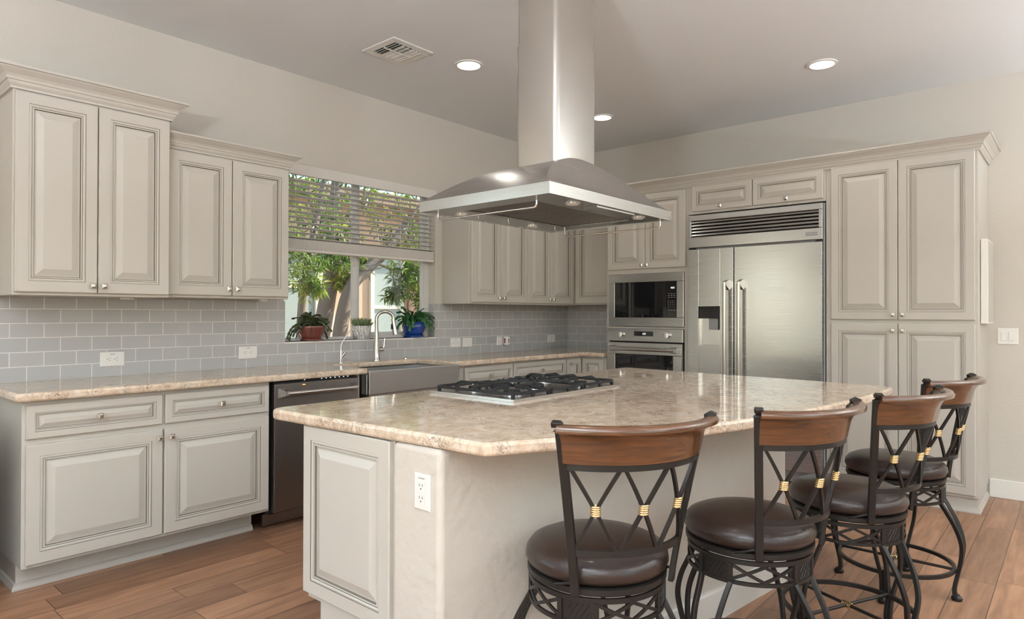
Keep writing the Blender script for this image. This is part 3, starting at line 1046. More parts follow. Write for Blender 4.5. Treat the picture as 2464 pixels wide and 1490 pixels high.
for ye, sg in ((hy0, 1), (hy1, -1)):
    cols = list(zip(az, sz_)) + [(2 * HW - a, s) for a, s in reversed(list(zip(az, sz_)))]
    grid([[(hx0 + a, ye + sg * s * j / NR, zr + Bf(s * j / NR)) for j in range(NR + 1)] for a, s in cols])
dep = hy1 - hy0
for xe, sg in ((hx0, 1), (hx1, -1)):
    rows = list(zip(sz_, az)) + [(dep - s, a) for s, a in reversed(list(zip(sz_, az)))]
    grid([[(xe + sg * a * j / NR, hy0 + s, zr + Af(a * j / NR)) for j in range(NR + 1)] for s, a in rows])
cno = ob('canopy', H_(cn), STEEL, hood, smooth=28)
rim = MB()
t_ = .004
rim.box(hx0, hx1, hy0, hy0 + t_, zl, zr).box(hx0, hx1, hy1 - t_, hy1, zl, zr).box(hx0, hx0 + t_, hy0 + t_, hy1 - t_, zl, zr).box(hx1 - t_, hx1, hy0 + t_, hy1 - t_, zl, zr)
ob('rim_band', H_(rim), STEEL, hood)
ux0, ux1, uy0, uy1 = -3.735, -2.955, -2.545, -2.115
und = MB()
und.box(hx0 + t_, hx1 - t_, hy0 + t_, uy0, zl + .003, zl + .008).box(hx0 + t_, hx1 - t_, uy1, hy1 - t_, zl + .003, zl + .008)
und.box(hx0 + t_, ux0, uy0, uy1, zl + .003, zl + .008).box(ux1, hx1 - t_, uy0, uy1, zl + .003, zl + .008)
und.box(ux0, ux1, uy0, uy1, zl + .055, zl + .060)
und.box(ux0, ux1, uy0, uy0 + .003, zl + .008, zl + .055).box(ux0, ux1, uy1 - .003, uy1, zl + .008, zl + .055)
und.box(ux0, ux0 + .003, uy0, uy1, zl + .008, zl + .055).box(ux1 - .003, ux1, uy0, uy1, zl + .008, zl + .055)
ob('underside', H_(und), STEEL, hood)
fm = filter_mat()
for i in range(3):
    a = ux0 + .015 + i * .252
    fl = ob('grease_filter', H_(MB().box(a, a + .246, uy0 + .01, uy1 - .012, zl + .012, zl + .020)), fm, hood)
cpn = MB().prism([(-3.50, hy0 + .012), (-3.18, hy0 + .012), (-3.22, hy0 + .11), (-3.46, hy0 + .11)], zl - .010, zl + .003)
ob('control_panel', H_(cpn), STEEL, hood)
for x, y in ((-3.58, -2.63), (-3.02, -2.63), (-3.66, -2.03), (-3.12, -2.03)):
    ob('hood_lamp', H_(MB().cyl((x, y, zl + .003), (x, y, zl - .002), .034, n=24).cyl((x, y, zl - .002), (x, y, zl - .0035), .026, n=24, m=1)), [CHROME, HOODLAMP], hood, smooth=40)
for x, ya, yb in ((-3.805, -2.610, -2.020), (-2.888, -2.680, -2.080)):
    pts = [(x, ya, zl + .004), (x, ya, zl - .024)]
    for i in range(5):
        a = R(90 * i / 4)
        pts.append((x, ya + .014 - .014 * math.cos(a), zl - .024 - .014 * math.sin(a)))
    for i in range(5):
        a = R(90 - 90 * i / 4)
        pts.append((x, yb - .014 + .014 * math.cos(a), zl - .024 - .014 * math.sin(a)))
    pts += [(x, yb, zl - .024), (x, yb, zl + .004)]
    ob('utensil_rail', H_(MB().tube(pts, .0042, 10)), CHROME, hood, smooth=60)
for x in (-3.62, -3.40, -3.20, -3.01):
    ob('hook', H_(MB().tube([(x, uy1 + .012, zl + .004), (x, uy1 + .012, zl - .010), (x + .004, uy1 + .012, zl - .017), (x + .010, uy1 + .012, zl - .014)], .0026, 8)), CHROME, hood, smooth=60)


def rrect(x0, x1, y0, y1, r, n=5):
    p = []
    for cx, cy, a in ((x1 - r, y1 - r, 0), (x0 + r, y1 - r, 90), (x0 + r, y0 + r, 180), (x1 - r, y0 + r, 270)):
        for i in range(n + 1):
            q = R(a + 90 * i / n)
            p.append((cx + r * math.cos(q), cy + r * math.sin(q)))
    return p


CHX, CHY = (-3.493, -3.163), (-2.478, -2.226)
ob('chimney', H_(MB().prism(rrect(*CHX, *CHY, .026), 1.98, 2.612)), STEEL_V, hood, smooth=50)
ob('chimney_extension', H_(MB().prism(rrect(CHX[0] + .004, CHX[1] - .004, CHY[0] + .004, CHY[1] - .004, .024), 2.55, ZCEIL)), STEEL_V, hood, smooth=50)

# ------------------------------------------------------------------ cooktop
cx0, cx1, cy0, cy1 = -3.850, -3.012, -2.524, -2.005
ck = root('gas_cooktop', 'five-burner gas cooktop with black iron grates set in the island', 'cooktop', ((cx0 + cx1) / 2, (cy0 + cy1) / 2, ZC))
CO = Vector(ck.location)


def C_(mb):
    mb.v = [(x - CO.x, y - CO.y, z - CO.z) for x, y, z in mb.v]
    return mb


pan = MB()
pan.rings([[(x, y, ZC + .0005) for x, y in rrect(cx0, cx1, cy0, cy1, .008)], [(x, y, ZC + .012) for x, y in rrect(cx0, cx1, cy0, cy1, .008)],
           [(x, y, ZC + .0125) for x, y in rrect(cx0 + .006, cx1 - .006, cy0 + .006, cy1 - .006, .008)],
           [(x, y, ZC + .008) for x, y in rrect(cx0 + .024, cx1 - .024, cy0 + .024, cy1 - .024, .02)]])
ob('burner_pan', C_(pan), STEEL, ck)
ccx = [cx0 + .155, (cx0 + cx1) / 2, cx1 - .155]
burn = [(ccx[0], cy0 + .14, .038), (ccx[0], cy1 - .15, .030), (ccx[1], (cy0 + cy1) / 2 - .03, .050), (ccx[2], cy0 + .14, .034), (ccx[2], cy1 - .15, .038)]
for x, y, r in burn:
    b_ = MB().lathe([(r * 1.25, 0), (r * 1.2, .008), (r * .8, .012)], (x, y, ZC + .008), 24)
    b_.lathe([(r, .012), (r, .020), (r * .92, .0225), (.001, .0225)], (x, y, ZC + .008), 24, 1)
    ob('burner', C_(b_), [STEEL, CASTIRON], ck, smooth=40)
gw = (cx1 - cx0 - .05) / 3
for i in range(3):
    gx0 = cx0 + .026 + i * gw
    gx1 = gx0 + gw - .004
    gy0, gy1 = cy0 + .022, cy1 - (.085 if i == 1 else .030)
    g = MB()
    zt_ = ZC + .044
    outer = rrect(gx0, gx1, gy0, gy1, .022, 4)
    g.tube([(x, y, ZC + .030) for x, y in outer], .006, closed=True, rect=(.006, .0055), ref=(0, 0, 1))
    for x, y in ((gx0 + .008, gy0 + .008), (gx1 - .008, gy0 + .008), (gx1 - .008, gy1 - .008), (gx0 + .008, gy1 - .008), ((gx0 + gx1) / 2, gy0), ((gx0 + gx1) / 2, gy1)):
        g.box(x - .007, x + .007, y - .007, y + .007, ZC + .009, ZC + .034)
    mx_ = (gx0 + gx1) / 2
    bs = [q for q in burn if abs(q[0] - mx_) < .12]
    for bx, by, br in bs:
        for k in range(4):
            a = PI / 4 + PI / 2 * k if len(bs) == 1 else PI / 2 * k
            dx, dy = math.cos(a), math.sin(a)
            L_ = 1.0
            # run outward to the frame
            ts_ = []
            if abs(dx) > 1e-6:
                ts_ += [((gx1 if dx > 0 else gx0) - bx) / dx]
            if abs(dy) > 1e-6:
                lim = (gy1 if dy > 0 else gy0)
                if len(bs) > 1 and ((dy > 0 and by < (gy0 + gy1) / 2) or (dy < 0 and by > (gy0 + gy1) / 2)):
                    lim = (gy0 + gy1) / 2
                ts_ += [(lim - by) / dy]
            T_ = min(t for t in ts_ if t > 0)
            g.tube([(bx + dx * .022, by + dy * .022, zt_), (bx + dx * (T_ - .03), by + dy * (T_ - .03), zt_), (bx + dx * T_, by + dy * T_, ZC + .031)], .005, rect=(.0065, .0052), ref=(0, 0, 1))
    if len(bs) > 1:
        ym = (gy0 + gy1) / 2
        g.tube([(gx0, ym, ZC + .031), (gx0 + .03, ym, zt_), (gx1 - .03, ym, zt_), (gx1, ym, ZC + .031)], .005, rect=(.0065, .0052), ref=(0, 0, 1))
    ob('grate', C_(g), CASTIRON, ck, bevel=.0015, seg=1)
for i in range(5):
    x, y = -3.395 + .087 * i, cy1 - .045
    kb = MB().lathe([(.024, .0), (.024, .004), (.019, .005)], (x, y, ZC + .010), 20)
    kb.lathe([(.0185, .005), (.0185, .022), (.0165, .025), (.001, .0255)], (x, y, ZC + .010), 20, 1)
    kb.box(x - .004, x + .004, y - .018, y + .018, ZC + .034, ZC + .041, 0)
    ob('knob', C_(kb), [CHROME, BLACK], ck, smooth=40)

# ------------------------------------------------------------------ microwave
mwv = root('built_in_microwave', 'built-in microwave with black glass front above the wall oven', 'microwave', (0, 0, 0), RW)
yf = -.615
tf = MB()
tf.box(.925, 1.688, yf, -.60, 1.612, 1.692).box(.925, 1.688, yf, -.60, 1.207, 1.290).box(.925, .992, yf, -.60, 1.290, 1.612).box(1.622, 1.688, yf, -.60, 1.290, 1.612)
ob('trim_kit', tf, STEEL, mwv, bevel=.003)
ob('oven_box', MB().box(.935, 1.68, -.598, -.12, 1.215, 1.685), BLACK, mwv)
ob('door', MB().box(.992, 1.522, yf + .002, -.599, 1.290, 1.612), BLACKGL, mwv)
cpn = ob('control_panel', MB().box(1.524, 1.622, yf + .002, -.599, 1.290, 1.612), BLACKGL, mwv)
bt = MB()
for r_ in range(10):
    if r_ == 3 or r_ == 8:
        continue
    for q in range(4 if 3 < r_ < 8 else 3):
        x = 1.540 + q * (.0185 if 3 < r_ < 8 else .026)
        z = 1.500 - r_ * .0165
        bt.box(x, x + (.008 if 3 < r_ < 8 else .016), yf + .0012, yf + .002, z, z + .0045)
ob('keypad_buttons', bt, GREYPL, cpn)
textobj('clock_digits', '4:01', .024, (1.585, yf + .0010, 1.553), (PI / 2, 0, 0), LED_W, cpn)

# ------------------------------------------------------------------ wall oven
wo_ = root('wall_oven', 'stainless single wall oven with two knobs below the microwave', 'oven', (0, 0, 0), RW)
ob('oven_box', MB().box(.935, 1.68, -.598, -.12, .42, 1.18), BLACK, wo_)
cpo = ob('control_panel', MB().box(.926, 1.687, -.628, -.600, 1.072, 1.188), STEEL, wo_, bevel=.003)
ob('display', MB().box(1.207, 1.400, -.6295, -.628, 1.122, 1.165), BLACKGL, cpo)
bt = MB()
for i in range(7):
    bt.cyl((1.222 + .027 * i, -.628, 1.105), (1.222 + .027 * i, -.6305, 1.105), .0065, n=12)
ob('touch_buttons', bt, CHROME, cpo, smooth=40)
textobj('clock_digits', '4:01', .022, (1.313, -.6297, 1.142), (PI / 2, 0, 0), LED_W, cpo)
for x in (1.078, 1.548):
    kb = MB()
    n = 20
    kb.cyl((x, -.628, 1.134), (x, -.632, 1.134), .036, n=24, m=0)
    kb.cyl((x, -.632, 1.134), (x, -.656, 1.134), .024, .021, 20, 1)
    kb.box(x - .006, x + .006, -.672, -.656, 1.134 - .023, 1.134 + .023, 1)
    for j in range(9):
        a = R(-40 + 32.5 * j)
        kb.box(x + .043 * math.cos(a) - .002, x + .043 * math.cos(a) + .002, -.6288, -.628, 1.134 + .043 * math.sin(a) - .002, 1.134 + .043 * math.sin(a) + .002, 2)
    ob('knob', kb, [STEEL, CHROME, GREYPL], cpo, smooth=40)
dr = MB()
dr.box(.930, 1.683, -.640, -.600, .955, 1.060).box(.930, 1.012, -.640, -.600, .50, .955).box(1.600, 1.683, -.640, -.600, .50, .955).box(1.012, 1.600, -.640, -.600, .44, .50)
odr = ob('door', dr, STEEL, wo_, bevel=.003)
ob('door_glass', MB().box(1.012, 1.600, -.634, -.602, .50, .955), BLACKGL, odr)
hd = MB().tube([(.985, -.700, 1.003), (1.640, -.700, 1.003)], .0145, 14)
for xe, s in ((.985, -1), (1.640, 1)):
    a, b = (xe - .012, xe + .055) if s < 0 else (xe - .055, xe + .012)
    hd.rings([[(a, -.640, .975), (b, -.640, .975), (b, -.640, 1.031), (a, -.640, 1.031)], [(a, -.708, .988), (b - (.03 if s < 0 else 0), -.708, .988), (b - (.03 if s < 0 else 0), -.708, 1.018), (a, -.708, 1.018)]])
ob('handle', hd, STEEL, odr, smooth=40)

# ------------------------------------------------------------------ refrigerator
fg = root('refrigerator', 'wide built-in stainless refrigerator with water dispenser in its left door', 'refrigerator', (0, 0, 0), RW)
ob('cabinet_shell', MB().box(1.737, 2.826, -.598, -.02, .02, 2.165).box(2.826, 2.836, -.61, -.3, .02, 2.165), GREYPL, fg)
gr = MB()
gr.box(1.738, 2.825, -.630, -.600, 2.118, 2.165).box(1.738, 2.825, -.630, -.600, 1.889, 1.978).box(1.738, 1.766, -.630, -.600, 1.978, 2.118).box(2.797, 2.825, -.630, -.600, 1.978, 2.118)
gp = ob('grille_panel', gr, STEEL, fg, bevel=.003)
lv = MB()
for i in range(5):
    z = 1.992 + i * .0275
    M = Matrix.Translation((2.2815, -.615, z)) @ Matrix.Rotation(R(-28), 4, 'X')
    lv.obox(M, 1.031, .020, .0165)
ob('louvers', lv, STEEL, gp)
ob('grille_backing', MB().box(1.766, 2.797, -.6025, -.599, 1.978, 2.118), BLACK, gp)
bdg = ob('badge', MB().box(2.703, 2.790, -.632, -.630, 1.920, 1.948), GREYPL, gp, bevel=.001)
textobj('badge_lettering', 'MONOGRAM', .0135, (2.7465, -.6322, 1.934), (PI / 2, 0, 0), CHROME, bdg)
dl = MB()
yd0, yd1 = -.640, -.600
dl.box(1.740, 1.838, yd0, yd1, .11, 1.872).box(2.028, 2.140, yd0, yd1, .11, 1.872).box(1.838, 2.028, yd0, yd1, 1.392, 1.872).box(1.838, 2.028, yd0, yd1, .11, 1.060)
d1 = ob('door', dl, STEEL, fg, bevel=.0025)
d2 = ob('door', MB().box(2.148, 2.824, yd0, yd1, .11, 1.872), STEEL, fg, bevel=.0025)
dp = MB()
dp.box(1.834, 1.838, yd0 - .003, yd0 + .01, 1.056, 1.396).box(2.028, 2.032, yd0 - .003, yd0 + .01, 1.056, 1.396).box(1.838, 2.028, yd0 - .003, yd0 + .01, 1.392, 1.396).box(1.838, 2.028, yd0 - .003, yd0 + .01, 1.056, 1.060)
dp.box(1.838, 2.028, -.602, -.599, 1.060, 1.392)
dsp = ob('water_dispenser', dp, CHROME, d1)
ob('dispenser_head', MB().box(1.842, 2.024, yd0 + .004, -.602, 1.285, 1.388), BLACKGL, dsp)
ob('dispenser_paddle', MB().prism([(1.925, -.628), (2.005, -.628), (1.995, -.604), (1.935, -.604)], 1.190, 1.285), GREYPL, dsp)
ob('hinge_cover', MB().box(1.750, 1.800, -.632, -.602, 1.874, 1.886), BLACK, fg)
ob('hinge_cover', MB().box(2.775, 2.824, -.632, -.602, 1.874, 1.886), BLACK, fg)
for x, dd_ in ((2.092, d1), (2.209, d2)):
    hd = MB().tube([(x, -.705, .23), (x, -.705, 1.580)], .0150, 16)
    for zc, s in ((1.575, 1), (.235, -1)):
        z1_, z2_ = zc - s * .055, zc + s * .030
        hd.rings([[(x - .016, -.640, z1_), (x + .016, -.640, z1_), (x + .016, -.640, z2_), (x - .016, -.640, z2_)],
                  [(x - .0155, -.716, zc - s * .012), (x + .0155, -.716, zc - s * .012), (x + .0155, -.716, zc + s * .008), (x - .0155, -.716, zc + s * .008)]])
    ob('handle', hd, STEEL_V, dd_, smooth=40)
ob('toe_grille', MB().box(1.74, 2.824, -.56, -.54, .01, .10), BLACK, fg)

# ------------------------------------------------------------------ message board on the pantry's side
wbd = root('wall_panel', 'white framed flat panel hung on the side of the pantry', 'panel', (-.33, -3.7875, 1.545))
ob('panel_frame', MB().box(-.175, .175, -.040, -.0, -.285, .285), TRIM, wbd, bevel=.003)
ob('panel_face', MB().box(-.162, .162, -.042, -.040, -.272, .272), simple('pale_panel', (0.52, 0.50, 0.45), .3), wbd)

# ------------------------------------------------------------------ ceiling fixtures
for i, (x, y, lab) in enumerate(((-2.650, -1.078, 'lit recessed ceiling light beside the air vent, left of the hood'), (-1.072, -2.947, 'lit recessed ceiling light over the pantry side, far right'),
                                 (-1.017, -1.113, 'lit recessed ceiling light half hidden behind the hood chimney'))):
    t = root('recessed_light', lab, 'ceiling light', (x, y, ZCEIL), 0, 'recessed ceiling lights')
    ob('trim_ring', MB().lathe([(.098, 0), (.097, -.006), (.080, -.009), (.076, -.002)], n=36), TRIM, t, smooth=50)
    ob('lens', MB().lathe([(.0775, -.001), (.076, -.005), (.002, -.006)], n=36), CANLIGHT, t, smooth=60)
    lamp('recessed_lamp', 'SPOT', (x, y, ZCEIL - .02), 8, (1.0, .93, .83), (0, 0, -1), spot_size=R(130), spot_blend=.8, shadow_soft_size=.07)
for x, y in ((-4.25, -1.10), (-4.25, -2.95), (-2.65, -2.95), (-4.25, -4.9), (-2.65, -4.9), (-1.07, -4.9)):
    lamp('recessed_lamp', 'SPOT', (x, y, ZCEIL - .02), 8, (1.0, .93, .83), (0, 0, -1), spot_size=R(130), spot_blend=.8, shadow_soft_size=.07)

vt = root('ceiling_vent', 'white square ceiling air vent with louvers in four directions', 'air vent', (-3.128, -.892, ZCEIL))
vf = MB()
a_, b_ = .165, .112
for x0, x1, y0, y1 in ((-a_, a_, -a_, -b_), (-a_, a_, b_, a_), (-a_, -b_, -b_, b_), (b_, a_, -b_, b_)):
    vf.box(x0, x1, y0, y1, -.010, -.001)
ob('vent_frame', vf, TRIM, vt, bevel=.003)
ob('vent_opening', MB().box(-b_, b_, -b_, b_, -.0025, -.001), VENTDARK, vt)
lo = MB()
for i in range(3):
    for s in (-1, 1):
        M = Matrix.Translation((s * (.050 + .024 * i), .0, -.010)) @ Matrix.Rotation(R(s * 45), 4, 'Y')
        lo.obox(M, .014, 2 * b_, .0015)
for i in range(6):
    M = Matrix.Translation((0, .012 + .017 * i, -.010)) @ Matrix.Rotation(R(-45), 4, 'X')
    lo.obox(M, .072, .012, .0015)
    M = Matrix.Translation((0, -.012 - .017 * i, -.010)) @ Matrix.Rotation(R(45), 4, 'X')
    lo.obox(M, .072, .012, .0015)
lo.box(-.002, .002, -b_, b_, -.014, -.006).box(-.040, -.036, -b_, b_, -.016, -.006).box(.036, .040, -b_, b_, -.016, -.006).box(-b_, b_, -.003, .003, -.016, -.006)
ob('vent_louvers', lo, TRIM, vt)

# ------------------------------------------------------------------ plants on the sill
rnd = random.Random(7)
SILLZ = KW[2]


def cactus_foliage(seed, n, rx, ry, drop, seglen, wid, h0, bias=(0, 0), ymax=None, dirs=None):
    """arching stems, each a chain of flat scalloped segments"""
    rr = random.Random(seed)
    mb = MB()
    for s in range(n):
        az_ = rr.uniform(0, 2 * PI) if dirs is None or rr.random() < .35 else R(rr.gauss(*rr.choice(dirs)))
        el = rr.uniform(.45, 1.35)
        L_ = rr.uniform(.55, 1.0)
        p = Vector((rr.uniform(-.035, .035), rr.uniform(-.03, .03), h0))
        d = Vector((math.cos(az_) * math.cos(el) * rx, math.sin(az_) * math.cos(el) * ry, math.sin(el)))
        d.normalize()
        k = int(rr.uniform(4, 7) * L_ + 1)
        side0 = Vector((rr.uniform(-1, 1), rr.uniform(-1, 1), rr.uniform(-.6, .6)))
        for i in range(k):
            q = p + d * seglen
            if ymax is not None and q.y > ymax:
                q.y = ymax - rr.uniform(0, .01)
            t = (q - p).normalized()
            sd = side0 - t * side0.dot(t)
            sd = sd.normalized() if sd.length > 1e-4 else t.orthogonal()
            nn = t.cross(sd) * .0016
            w = wid * rr.uniform(.75, 1.15)
            prof = [(0, .22), (.22, .85), (.45, .75), (.62, 1.0), (.85, .80), (1.0, .25)]
            loops = []
            for u, f in prof:
                c_ = p + (q - p) * u
                loops.append([c_ + sd * w * f, c_ + nn, c_ - sd * w * f, c_ - nn])
            mb.rings(loops)
            p = q - t * .004
            d = (d + Vector((bias[0], bias[1], -drop * rr.uniform(.7, 1.4)))).normalized()
    return mb


pr_ = root('potted_plant', 'dark purple-green trailing plant in a ribbed oxblood pot, left on the sill', 'potted plant', (-3.178, .035, SILLZ))
ob('saucer', MB().lathe([(.066, 0), (.080, .006), (.083, .016), (.079, .017), (.070, .009), (.002, .008)], n=36), TERRA, pr_, smooth=40)
ob('pot', MB().lathe([(.058, .010), (.066, .018), (.082, .052), (.096, .090), (.101, .106), (.099, .112), (.090, .108), (.086, .100)], n=72, rfun=lambda a, z: 1 + .028 * abs(math.sin(9 * a)) * (1 if z < .105 else .2)), TERRA, pr_, smooth=60)
ob('soil', MB().lathe([(.088, .098), (.040, .103), (.002, .104)], n=24), SOIL, pr_)
ob('foliage', cactus_foliage(3, 74, 1.0, .55, .42, .034, .0105, .10, (0, -.02), .045, [(180, 40), (0, 35)]), LEAF_P, pr_, smooth=50)

pb = root('potted_plant', 'small pale feathery plant in a black and white patterned pot, middle of the sill', 'potted plant', (-2.722, .035, SILLZ))
ob('pot', MB().lathe([(.058, 0), (.063, .004), (.071, .085), (.072, .108), (.067, .108), (.064, .095)], n=48), PIERCED, pb, smooth=50)
ob('soil', MB().lathe([(.065, .092), (.002, .096)], n=24), SOIL, pb)
gm = MB()
for i in range(420):
    a, rr_ = rnd.uniform(0, 2 * PI), .06 * math.sqrt(rnd.random())
    p = Vector((rr_ * math.cos(a), rr_ * math.sin(a), .093))
    tip = p + Vector((math.cos(a) * rr_ * .7 + rnd.uniform(-.03, .03), math.sin(a) * rr_ * .4 + rnd.uniform(-.02, .02), rnd.uniform(.025, .085)))
    if tip.y > .045:
        tip.y = .04
    s = Vector((rnd.uniform(-1, 1), rnd.uniform(-1, 1), 0)).normalized() * .0016
    mid = (p + tip) / 2 + Vector((0, 0, .012))
    b0 = len(gm.v)
    gm.v += [tuple(p - s), tuple(p + s), tuple(mid + s * 2.2), tuple(tip), tuple(mid - s * 2.2)]
    gm.face((b0, b0 + 1, b0 + 2, b0 + 3, b0 + 4))
ob('foliage', gm, LEAF_S, pb)

pg = root('potted_plant', 'bright green trailing plant in a cobalt blue pot, right on the sill', 'potted plant', (-2.192, .028, SILLZ))
ob('saucer', MB().lathe([(.070, 0), (.088, .006), (.092, .020), (.088, .021), (.076, .009), (.002, .008)], n=36), BLUEGL, pg, smooth=40)
ob('pot', MB().lathe([(.062, .012), (.070, .016), (.090, .050), (.101, .085), (.099, .115), (.090, .130), (.088, .136), (.083, .133), (.082, .122)], n=48), BLUEGL, pg, smooth=60)
ob('soil', MB().lathe([(.084, .120), (.040, .125), (.002, .126)], n=24), SOIL, pg)
ob('foliage', cactus_foliage(11, 70, 1.0, .75, .40, .042, .0125, .125, (.035, -.05), .045, [(0, 30), (-25, 25), (200, 30), (-90, 40)]), LEAF_G, pg, smooth=50)

# ------------------------------------------------------------------ bar stools
def cyl_pt(r, th, z):
    """point on a cylinder; th = 0 points to the stool's back (-y)"""
    return Vector((r * math.sin(th), -r * math.cos(th), z))


def rback(z):
    t = max(0.0, (z - .545) / (1.0 - .545))
    return .232 + .088 * t ** 1.15


def radial(p):
    v = Vector((p.x, p.y, 0))
    return v.normalized() if v.length > 1e-6 else Vector((1, 0, 0))


def make_stool(label):
    s = root('bar_stool', label, 'bar stool', (0, 0, 0), 0, 'bar stools along the island')
    prof = [(.002, .556), (.190, .556), (.210, .564), (.219, .582), (.216, .602), (.202, .620), (.170, .634), (.110, .643), (.050, .646), (.002, .6465)]
    ob('seat_cushion', MB().lathe(prof, n=56), LEATHER, s, smooth=60)
    ob('swivel_plate', MB().lathe([(.150, .530), (.208, .533), (.213, .537), (.213, .553), (.205, .5555), (.150, .5555)], n=56), IRON, s, smooth=40)
    # lower frame
    fr_ = MB()
    for z0_, z1_ in ((.512, .527), (.446, .458)):
        fr_.rings([[(r_ * math.cos(2 * PI * j / 64), r_ * math.sin(2 * PI * j / 64), z_) for r_, z_ in ((.207, z0_), (.207, z1_), (.199, z1_), (.199, z0_))] for j in range(64)], 0, True)
    for k in range(4):
        c_ = PI / 2 * k
        w = R(15)
        # solid panel with scored marks
        loops = []
        for j in range(9):
            a = c_ - w + 2 * w * j / 8
            loops.append([cyl_pt(.2035, a, .456), cyl_pt(.2035, a, .514), cyl_pt(.1995, a, .514), cyl_pt(.1995, a, .456)])
        fr_.rings(loops)
        for q in (-1, 1):
            fr_.tube([cyl_pt(.204, c_ + q * w, .456), cyl_pt(.204, c_ + q * w, .514)], .006, rect=(.0055, .0075), ref=radial)
        for q in range(4):
            for e_ in (-1, 1):
                a0 = c_ + R(-8 + 4.5 * q)
                fr_.tube([cyl_pt(.2045, a0, .463 if e_ < 0 else .487), cyl_pt(.2045, a0 + R(4), .484 if e_ < 0 else .508)], .0014, 5)
        # open lattice
        l0 = c_ + w
        span = PI / 2 - 2 * w
        for q in range(2):
            a0, a1 = l0 + span * q / 2, l0 + span * (q + 1) / 2
            for z0_, z1_ in ((.460, .510), (.510, .460)):
                fr_.tube([cyl_pt(.203, a0 + (a1 - a0) * j / 6, z0_ + (z1_ - z0_) * j / 6) for j in range(7)], .004, rect=(.0030, .0048), ref=radial)
    ob('apron', fr_, IRON, s, smooth=35)
    path = [(.203, .450), (.224, .410), (.256, .345), (.276, .270), (.272, .200), (.258, .130), (.246, .070), (.244, .035), (.250, .012)]
    for k in range(4):
        c_ = PI / 2 * k
        lg = MB()
        for q in (-1, 1):
            pts = []
            for i, (r_, z_) in enumerate(path):
                spread = R(13.5) * max(0, 1 - i / 5.0) + R(1.9)
                pts.append(cyl_pt(r_, c_ + q * spread, z_))
            # smooth the polyline
            fine = []
            for i in range(len(pts) - 1):
                p0, p1, p2, p3 = pts[max(i - 1, 0)], pts[i], pts[i + 1], pts[min(i + 2, len(pts) - 1)]
                for j in range(4):
                    t = j / 4
                    fine.append(.5 * ((2 * p1) + (p2 - p0) * t + (2 * p0 - 5 * p1 + 4 * p2 - p3) * t * t + (3 * p1 - p0 - 3 * p2 + p3) * t ** 3))
            fine.append(pts[-1])
            lg.tube(fine, .008, rect=(.0085, .0075), ref=radial)
        leg = ob('leg', lg, IRON, s, bevel=.002, seg=2, smooth=40)
        ft = cyl_pt(.252, c_, 0)
        f_ = MB().lathe([(.021, 0), (.023, .004), (.023, .014), (.016, .020), (.012, .026)], (ft.x, ft.y, .0005), 14)
        ob('foot', f_, IRON, leg, smooth=40)
    rg = MB()
    rg.tube([(.242 * math.cos(2 * PI * j / 64), .242 * math.sin(2 * PI * j / 64), .135) for j in range(64)], .008, rect=(.0085, .0065), ref=(0, 0, 1), closed=True)
    ob('foot_ring', rg, IRON, s, smooth=40)
    xs_ = MB()
    xs_.tube([(-.24, 0, .140), (.24, 0, .140)], .007, 8).tube([(0, -.24, .140), (0, .24, .140)], .007, 8)
    st_ = ob('stretcher', xs_, IRON, s, smooth=50)
    wrp = MB()
    for j in range(5):
        wrp.tube([((.011 * math.cos(2 * PI * q / 14)) + 0, (-.016 + .008 * j), .140 + .011 * math.sin(2 * PI * q / 14)) for q in range(14)], .0035, 6, closed=True)
    ob('brass_wrap', wrp, BRASS, st_, smooth=60)
    # backrest
    for q in (-1, 1):
        pp = MB()
        pts = []
        for i in range(13):
            z = .540 + (1.012 - .540) * i / 12
            pts.append(cyl_pt(rback(z), q * R(42.0 + 3.0 * i / 12), z))
        # scroll at the top
        top = pts[-1]
        out = radial(top)
        pts += [top + out * .006 + Vector((0, 0, .014)), top + out * .020 + Vector((0, 0, .022)), top + out * .034 + Vector((0, 0, .016))]
        pp.tube(pts, .01, rect=(.0075, .0125), ref=lambda p: radial(p) if p.z < 1.012 else radial(p) * .5 + Vector((0, 0, .8)))
        ob('back_post', pp, IRON, s, bevel=.002, seg=2, smooth=40)

    def rail(z, h, t, a, name, m_, n=26):
        b = MB()
        b.rings([[cyl_pt(rback(z) + rr_, -a + 2 * a * j / n, z + dz) for rr_, dz in ((t, -h), (t, h), (-t, h), (-t, -h))] for j in range(n + 1)])
        return ob(name, b, m_, s, smooth=40)
    rail(.668, .009, .006, R(42.5), 'lower_rail', IRON)
    rail(.912, .009, .006, R(44), 'upper_rail', IRON)
    cr_ = MB()
    prof = [(.008, .921), (.008, .975), (.012, .990), (.022, 1.004), (.034, 1.012), (.045, 1.010), (.047, 1.020), (.040, 1.030), (.026, 1.032), (.010, 1.026), (-.002, 1.012), (-.008, .992), (-.010, .972), (-.010, .921)]
    n = 30
    cr_.rings([[cyl_pt(rback(min(z_, 1.0)) + o_, R(-44.2 + 88.4 * j / n), z_) for o_, z_ in prof] for j in range(n + 1)])
    ob('crest_rail', cr_, RAILWOOD, s, smooth=50)
    lt = MB()
    wr = []
    for q in range(3):
        a0 = R(-42 + 28 * q)
        a1 = a0 + R(28)
        for f0, f1 in ((a0 + R(1.5), a1 - R(1.5)), (a1 - R(1.5), a0 + R(1.5))):
            pts = []
            for j in range(9):
                t = j / 8
                z = .676 + (.905 - .676) * t
                # bars pinch towards the collar at mid height
                f = f0 + (f1 - f0) * t
                pts.append(cyl_pt(rback(z), f, z))
            lt.tube(pts, .005, rect=(.0048, .0048), ref=radial)
        wr.append((a0 + a1) / 2)
    lto = ob('back_lattice', lt, IRON, s, smooth=30)
